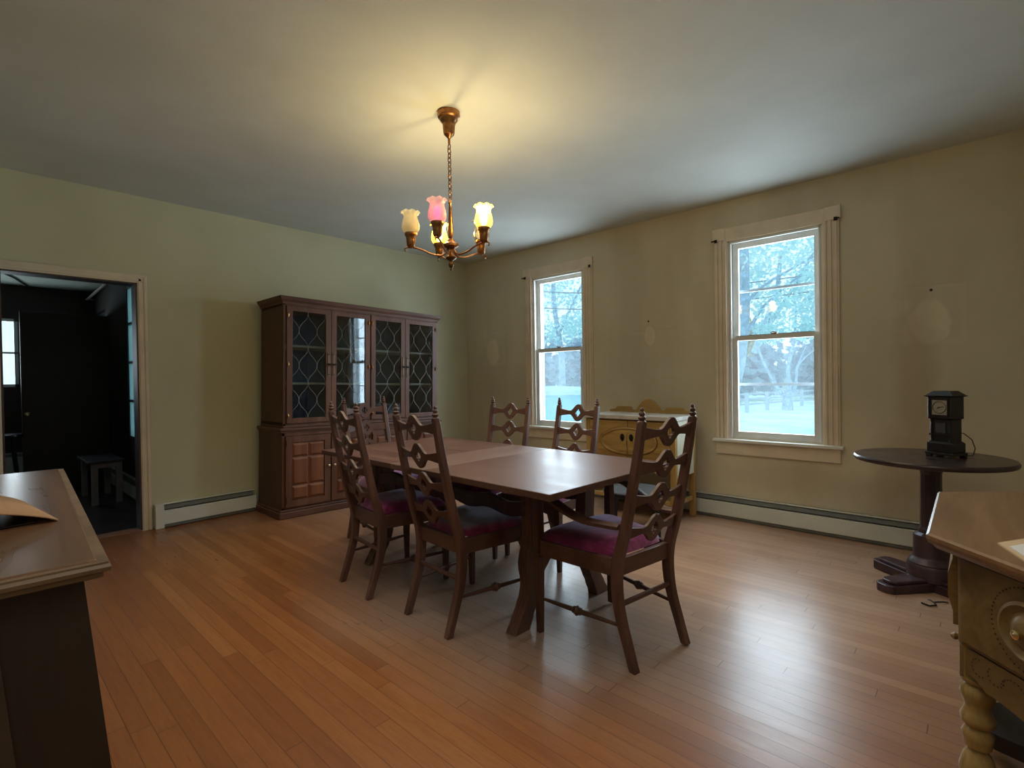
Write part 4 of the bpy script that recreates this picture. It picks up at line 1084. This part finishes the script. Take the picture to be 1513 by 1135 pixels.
d = thing('door_1', 'dark brown flush door standing open in the back room', None, kind='structure')
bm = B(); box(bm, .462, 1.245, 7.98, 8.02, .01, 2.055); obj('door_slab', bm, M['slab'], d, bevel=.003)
bm = B(); lathe(bm, [(.012, 0), (.010, .02), (.026, .035), (.028, .050), (.012, .060)], 14, M=Matrix.Translation((.505, 7.98, .875)) @ Matrix.Rotation(PI/2, 4, 'X')); obj('door_knob', bm, M['brass_bright'], d, smooth=True)
heater('baseboard_heater', 'white baseboard heater on the floor of the back room behind the bench', 2.2, M['heater_a'], (1.248, 8.0, 0), -PI/2, .2)
heater('baseboard_heater', 'pale baseboard heater under the bright window of the back room', 2.4, M['heater_a'], (-1.6, 8.948, 0), 0, .36)
t = thing('bench', 'small dark-topped bench with a pale leg in the back room', 'bench', (.0, 0, 0))
bm = B(); box(bm, .83, 1.13, 6.44, 7.15, .415, .437); obj('seat', bm, plain('bench top', (.045, .035, .04), .4), t, bevel=.004)
for x, y in ((.885, 6.48), (1.08, 6.48), (.885, 7.1), (1.08, 7.1)):
    bm = B(); box(bm, x-.026, x+.026, y-.02, y+.02, 0, .416); obj('leg', bm, M['lav'], t, bevel=.003)
bm = B(); box(bm, .885, 1.08, 6.465, 6.485, .365, .416); box(bm, .885, 1.08, 7.09, 7.11, .365, .416); obj('rail', bm, M['lav'], t)
t = thing('bar_stool', 'black stool with a shiny round seat beyond the sideboard', 'stool', (.26, 7.1, 0))
bm = B(); lathe(bm, [(.02, .690), (.15, .690), (.165, .705), (.160, .722), (.02, .728)], 28); obj('seat', bm, plain('glossy black vinyl', (.02, .025, .05), .12), t, smooth=True)
for k in range(4):
    a = PI/4+PI/2*k; bm = B(); tube(bm, [(.11*math.cos(a), .11*math.sin(a), .69), (.18*math.cos(a), .18*math.sin(a), 0)], .014, 8); obj('leg', bm, M['black'], t, smooth=True)
bm = B(); tube(bm, [(.155*math.cos(x*PI/8), .155*math.sin(x*PI/8), .25) for x in range(16)], .008, 6, closed=True); obj('foot_ring', bm, M['black'], t, smooth=True)
bm = B(); tube(bm, [(1.18, 7.55, 2.40), (1.18, 8.9, 2.36)], .016, 8); box(bm, 1.16, 1.25, 7.58, 7.61, 2.39, 2.41); box(bm, 1.16, 1.25, 8.85, 8.88, 2.35, 2.37); tag(obj('curtain_rod', bm, plain('pale rod', (.45, .42, .40), .5)), 'pale curtain rod high on the right wall of the back room', 'curtain rod')
bm = B(); tube(bm, [(-.6, 6.6, 2.466), (0, 7.3, 2.469), (.20, 7.6, 2.466), (.45, 8.3, 2.468), (.62, 8.948, 2.466)], .010, 6); tag(obj('cable', bm, M['iron'], smooth=True), 'black cable running across the pale ceiling of the back room', 'cable')

# ------------------------------------------------------------------ outdoors
GZ = -1.0
def grass_mat():
    m, nt, b = new_mat('lawn'); v = coords(nt); n = noise_(nt, v, .5, 4); n2 = noise_(nt, v, 6, 5, .7)
    c = ramp_(nt, n, [(.35, (.50, .76, .54)), (.65, (.78, .92, .74))]); c = mix_(nt, math_(nt, 'MULTIPLY', math_(nt, 'SUBTRACT', n2, .55, clamp=True), 2.5, clamp=True), c, (.80, .76, .66))
    nt.links.new(c, b.inputs['Base Color']); b.inputs['Roughness'].default_value = .9; return m
bm = B()
ng = 24
for (x0, x1, y0, y1) in ((WB+.19, 140, -80, 100), (1.39, WB+.19, 5.19, 100), (-60, 1.39, 9.09, 100), (-60, -.66, -80, -.86), (-60, WB+.19, -80, -.9)):
    vs = [bm.verts.new(p) for p in ((x0, y0, GZ), (x1, y0, GZ), (x1, y1, GZ), (x0, y1, GZ))]; bm.faces.new(vs)
tag(obj('lawn', bm, grass_mat(), doubles=False), 'pale green lawn outside the windows', 'lawn', kind='stuff')
bark = plain('bluish bark', (.29, .42, .57), .9, var=.3, scale=6)  # window glare and haze put into the blue of bark and leaves
def leaf_mat(name, c1_, c2_, c3_):
    m, nt, b = new_mat(name); v = coords(nt); n = noise_(nt, v, 1.4, 3); n2 = N(nt, 'ShaderNodeObjectInfo')
    c = ramp_(nt, n, [(.3, c1_), (.55, c2_), (.75, c3_)]); nt.links.new(c, b.inputs['Base Color']); b.inputs['Roughness'].default_value = .8
    b.inputs['Transmission Weight'].default_value = 0; b.inputs['Specular IOR Level'].default_value = .2
    tl = nt.nodes.new('ShaderNodeBsdfTranslucent'); nt.links.new(c, tl.inputs['Color']); mx = nt.nodes.new('ShaderNodeMixShader'); mx.inputs[0].default_value = .45
    out = nt.nodes['Material Output']; nt.links.new(b.outputs[0], mx.inputs[1]); nt.links.new(tl.outputs[0], mx.inputs[2]); nt.links.new(mx.outputs[0], out.inputs['Surface']); return m
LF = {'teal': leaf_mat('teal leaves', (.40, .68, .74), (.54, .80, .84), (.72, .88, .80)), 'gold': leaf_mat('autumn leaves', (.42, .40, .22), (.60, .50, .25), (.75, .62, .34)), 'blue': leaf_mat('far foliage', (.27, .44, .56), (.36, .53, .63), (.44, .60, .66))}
def leaves(bm, blobs, n, size, rnd):
    for _ in range(n):
        c, r = rnd.choice(blobs)
        d = Vector((rnd.gauss(0, 1), rnd.gauss(0, 1), rnd.gauss(0, 1))).normalized()*(rnd.random()**.45)
        p = Vector((c[0]+d.x*r[0], c[1]+d.y*r[1], c[2]+d.z*r[2])); s = size*(.6+.8*rnd.random())
        a = Vector((rnd.gauss(0, 1), rnd.gauss(0, 1), rnd.gauss(0, .7))).normalized(); b_ = a.orthogonal().normalized()
        b_ = (b_*math.cos(rnd.random()*6)+a.cross(b_)*math.sin(rnd.random()*6)).normalized()
        bm.faces.new([bm.verts.new(p+q) for q in (a*s, b_*s*.55, -a*s, -b_*s*.55)])
def limb(bm, pts, r0, r1, n=8):
    pts = [Vector(p) for p in pts]; out = []; m_ = 6
    for k in range(len(pts)-1):
        p0, p1, p2, p3 = pts[max(0, k-1)], pts[k], pts[k+1], pts[min(len(pts)-1, k+2)]
        for i in range(m_):
            w = i/m_; out.append(.5*((2*p1)+(p2-p0)*w+(2*p0-5*p1+4*p2-p3)*w*w+(3*p1-p0-3*p2+p3)*w**3))
    out.append(pts[-1]); N_ = len(out)
    tube(bm, out, [r0+(r1-r0)*i/(N_-1) for i in range(N_)], n)
def tree(name, label, loc, limbs, blobs, n, size, mat, seed, group=None):
    rnd = random.Random(seed); t = thing(name, label, 'tree', loc, group=group)
    bm = B()
    for pts, r0, r1 in limbs: limb(bm, pts, r0, r1)
    obj('trunk', bm, bark, t, smooth=True)
    bm = B(); leaves(bm, blobs, n, size, rnd); obj('foliage', bm, mat, t, doubles=False)
    return t
# large leaning tree close to the right-hand window
tree('shade_tree', 'large leafy tree leaning across the upper right-hand window', (16.2, 5.28, GZ),
     [([(0, .45, 0), (0, .30, 1.6), (0, .10, 2.6), (0, -.02, 3.6), (0, -.08, 4.6), (0, -.05, 8)], .22, .13), ([(0, .05, 3.1), (.1, -.35, 3.9), (.2, -.7, 4.4), (.3, -1.7, 5.2)], .07, .02), ([(0, -.05, 3.9), (.0, .18, 4.6), (.1, .25, 6.2)], .10, .05), ([(0, -.05, 4.3), (.2, -.6, 4.9), (.3, -2.0, 5.6)], .07, .02)],
     [((.3, -.5, 6.2), (1.6, 1.5, 1.0)), ((.2, -1.5, 5.5), (1.5, 1.3, 1.0)), ((.4, .6, 6.2), (1.3, 1.0, 1.0)), ((.3, -1.0, 4.3), (.9, .9, .6)), ((.5, -2.4, 5.2), (1, .9, 1.1)), ((.3, -1.8, 3.6), (.8, .8, .55)), ((.6, -.6, 3.5), (.7, .5, .4))], 2300, .078, LF['teal'], 3)
tree('forked_tree', 'bare forked tree standing on the lawn by the fence', (34.2, 8.55, GZ),
     [([(0, 0, -.1), (0, 0, .4), (.0, .03, .9)], .34, .27), ([(0, .05, .6), (0, .45, 1.2), (0, .85, 1.9), (0, 1.5, 3.4), (0, 1.9, 5.0)], .12, .06), ([(0, -.02, .6), (0, -.15, 1.4), (0, -.05, 2.6), (0, -.4, 4.2), (0, -.5, 6)], .17, .05), ([(0, -.1, .7), (0, -.45, 1.5), (0, -.55, 2.6), (0, -1.0, 3.8)], .13, .03), ([(0, 1.5, 4.4), (0, 1.0, 6.0), (0, .5, 7.6), (0, .3, 9.8)], .20, .10), ([(0, 1.5, 4.5), (0, .4, 6.2), (0, -.7, 8.0), (0, -1.6, 9.6)], .15, .06), ([(0, 1.9, 3.6), (0, 1.5, 4.6)], .2, .2), ([(0, -.5, 2.6), (0, -1.2, 3.4), (0, -2.2, 3.9)], .06, .02)],
     [((0, .5, 9.5), (2, 3.2, 1.6)), ((0, -1.6, 8.2), (1.6, 1.8, 1.6)), ((0, 2.2, 8.6), (1.5, 1.5, 1.8)), ((0, -.5, 6.8), (1, 2.6, 1.3)), ((0, -1.8, 6.0), (1, 1.6, 1.0))], 2000, .16, LF['teal'], 5)
tree('maple_tree', 'small golden autumn tree behind the large leaning tree', (40, 13.4, GZ), [([(0, 0, 0), (0, .1, 3), (0, 0, 6)], .22, .08)], [((0, 0, 5.6), (1.1, 1.2, 1.6)), ((0, -.7, 4.6), (1, .9, 1.2))], 800, .18, LF['gold'], 11)
rows = [(71, 12.5, 10.5), (46.3, 15.2, 7.6), (44, 3.4, 7.0), (52, 9.4, 8.0), (40.3, 19.8, 6.8), (56, 24, 8), (45, 30.5, 8.2), (33, 37.5, 8.0), (34, 29.5, 7.6), (27, 32, 7.5), (52, -2, 7.8)]
labs = ['taller hazy tree behind the farmhouse roof', 'hazy tree filling the gap left of the forked tree limbs', 'hazy blue-green tree right of the forked tree', 'hazy blue-green tree behind the forked tree', 'hazy blue-green tree left of the forked tree', 'hazy tree far left in the right-hand window', 'far hazy tree between the two window views', 'hazy tree at the right side of the left-hand window view', 'hazy tree in the middle of the left-hand window view', 'hazy tree at the left side of the left-hand window view', 'hazy tree at the far right behind the porch']
for k, (x, y, hh) in enumerate(rows):
    tree('far_tree', labs[k], (x, y, GZ), [([(0, 0, 0), (0, .1, hh*.4), (0, 0, hh*.8)], .3, .1)], [((0, 0, hh*.52), (2.6, 3.6, hh*.42)), ((0, 1.4, hh*.32), (2, 2.2, hh*.30)), ((0, -1.4, hh*.34), (2, 2.2, hh*.30))], 1700, .45, LF['blue'], 20+k, 'far trees across the lawn')
# canopy in front of the left-hand window
tree('leafy_tree', 'leafy tree filling the upper half of the left-hand window', (17.2, 13.0, GZ), [([(0, 0, 0), (.1, .0, 3), (0, .3, 5.5), (0, .2, 8)], .16, .06), ([(0, .1, 4), (0, -.9, 5.6), (0, -1.5, 6.6)], .07, .02)],
     [((0, -.4, 5.6), (1.5, 1.6, 1.2)), ((0, .9, 6.2), (1.4, 1.3, 1.1)), ((0, -1.2, 4.5), (1.0, 1.0, .7)), ((0, 0, 4.2), (.9, 1.2, .6))], 1900, .085, LF['teal'], 41)
# fence
t = thing('rail_fence', 'weathered post and rail fence across the lawn', 'fence', (0, 0, GZ))
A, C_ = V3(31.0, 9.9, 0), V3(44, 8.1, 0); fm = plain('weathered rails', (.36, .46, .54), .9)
for k in range(6):
    p = A.lerp(C_, k/5) if k else A.lerp(C_, 0)
    bm = B(); box(bm, p.x-.09, p.x+.09, p.y-.09, p.y+.09, 0, 1.15); obj('post', bm, fm, t)
for hz in (.35, .68, 1.0):
    bm = B(); bar(bm, A+V3(-1.5, 1.6, hz), C_+V3(0, 0, hz), .06, .11); obj('rail', bm, fm, t)
# farmhouse with porch
t = thing('farmhouse', 'pale house with a grey roof and porch rail beyond the fence', 'house', (58, 13.0, GZ))
bm = B(); box(bm, 0, 6, -9, 5, 0, 2.2); obj('wall', bm, plain('white siding', (.62, .70, .75), .8), t)
bm = B(); strip(bm, [(-9.6, 2.2, 2.25), (-2, 2.2, 3.4), (5.6, 2.2, 2.25)], lambda u, v, w: (w, u, v), -.6, 6.6); obj('roof', bm, plain('slate roof', (.24, .29, .36), .8), t)
for yy in (-6.5, -3.5, 2.5):
    bm = B(); box(bm, -.04, 0, yy-.5, yy+.5, .8, 1.9); obj('window', bm, plain('dark house pane', (.12, .16, .2), .2), t)
bm = B()
for k in range(24): box(bm, -1.55, -1.47, -9+k*.35, -8.94+k*.35, .35, 1.15)
box(bm, -1.58, -1.44, -9, -.8, 1.15, 1.24); box(bm, -1.58, -1.44, -9, -.8, .3, .38); obj('porch_rail', bm, plain('white rail', (.75, .8, .82), .7), t)
# shed seen through the left-hand window
t = thing('shed', 'low pale blue shed standing outside the left-hand window', 'shed', (13.2, 10.2, GZ), math.radians(-36))
bm = B(); box(bm, -1.2, 1.2, -2.6, 4.2, 0, 1.72); obj('wall', bm, plain('pale blue boards', (.22, .60, .85), .7, var=.08, scale=3), t)
bm = B(); box(bm, -1.45, 1.45, -2.85, 4.45, 1.72, 1.86); obj('roof', bm, plain('pale roof edge', (.42, .62, .68), .7), t, bevel=.02)
for k, (z1, z2) in enumerate(((4.35, 4.0), (5.0, 4.55))):
    bm = B(); pts = [(13.5+6*(i/12), 15.5-12*(i/12), z1+(z2-z1)*i/12-.5*math.sin(PI*i/12)) for i in range(13)]; tube(bm, pts, .022, 6)
    tag(obj('overhead_wire', bm, plain('grey wire', (.2, .25, .3), .7), smooth=True), ('lower' if k == 0 else 'upper')+' overhead wire crossing the top of the left-hand window', 'wire', 'overhead wires')

# ------------------------------------------------------------------ light
w = bpy.data.worlds.new('overcast sky'); scn.world = w; w.use_nodes = True; nt = w.node_tree
bg = nt.nodes['Background']; tc = nt.nodes.new('ShaderNodeTexCoord'); sx = nt.nodes.new('ShaderNodeSeparateXYZ'); nt.links.new(tc.outputs['Generated'], sx.inputs[0])
n = noise_(nt, tc.outputs['Generated'], 2.5, 4)
c = ramp_(nt, math_(nt, 'ADD', sx.outputs[2], math_(nt, 'MULTIPLY', n, .12)), [(.0, (.62, .88, 1.0)), (.35, (.58, .86, 1.0)), (1.0, (.50, .80, 1.0))])
nt.links.new(c, bg.inputs['Color']); bg.inputs['Strength'].default_value = 1.12
def area(name, loc, rot, sx_, sy_, e, col, spread=180):
    d = bpy.data.lights.new(name, 'AREA'); d.shape = 'RECTANGLE'; d.size = sx_; d.size_y = sy_; d.energy = e; d.color = col; d.spread = math.radians(spread)
    o = bpy.data.objects.new(name, d); COL.objects.link(o); o.location = loc; o.rotation_euler = rot; return o
for hdef in (W1, W2): area('window_daylight', (WB+.175, (hdef[0]+hdef[1])/2, (hdef[2]+hdef[3])/2), (0, PI/2, 0), hdef[3]-hdef[2]-.03, hdef[1]-hdef[0]-.03, 36, (.72, .88, 1.0))
area('fill_light', (.35, -.1, 2.70), (0, 0, 0), .9, .9, 9, (1, .92, .78))  # unseen fill light added near the camera, no fixture there
area('fill_light', (1.90, 2.15, 2.72), (0, 0, 0), 2.4, 2.4, 20, (1, .90, .73), 105)  # added downward fill over the table to brighten the floor
area('hall_daylight', (.075, 9.05, 1.62), (-PI/2, 0, 0), .80, .82, 11, (.80, .92, 1))

scn.view_settings.view_transform = 'Standard'
scn.view_settings.look = 'None'
scn.view_settings.exposure = 0.32
scn.cycles.use_denoising = True
scn.cycles.max_bounces = 10; scn.cycles.diffuse_bounces = 6; scn.cycles.transparent_max_bounces = 16
scn.cycles.sample_clamp_indirect = 8; scn.cycles.caustics_reflective = False; scn.cycles.caustics_refractive = False
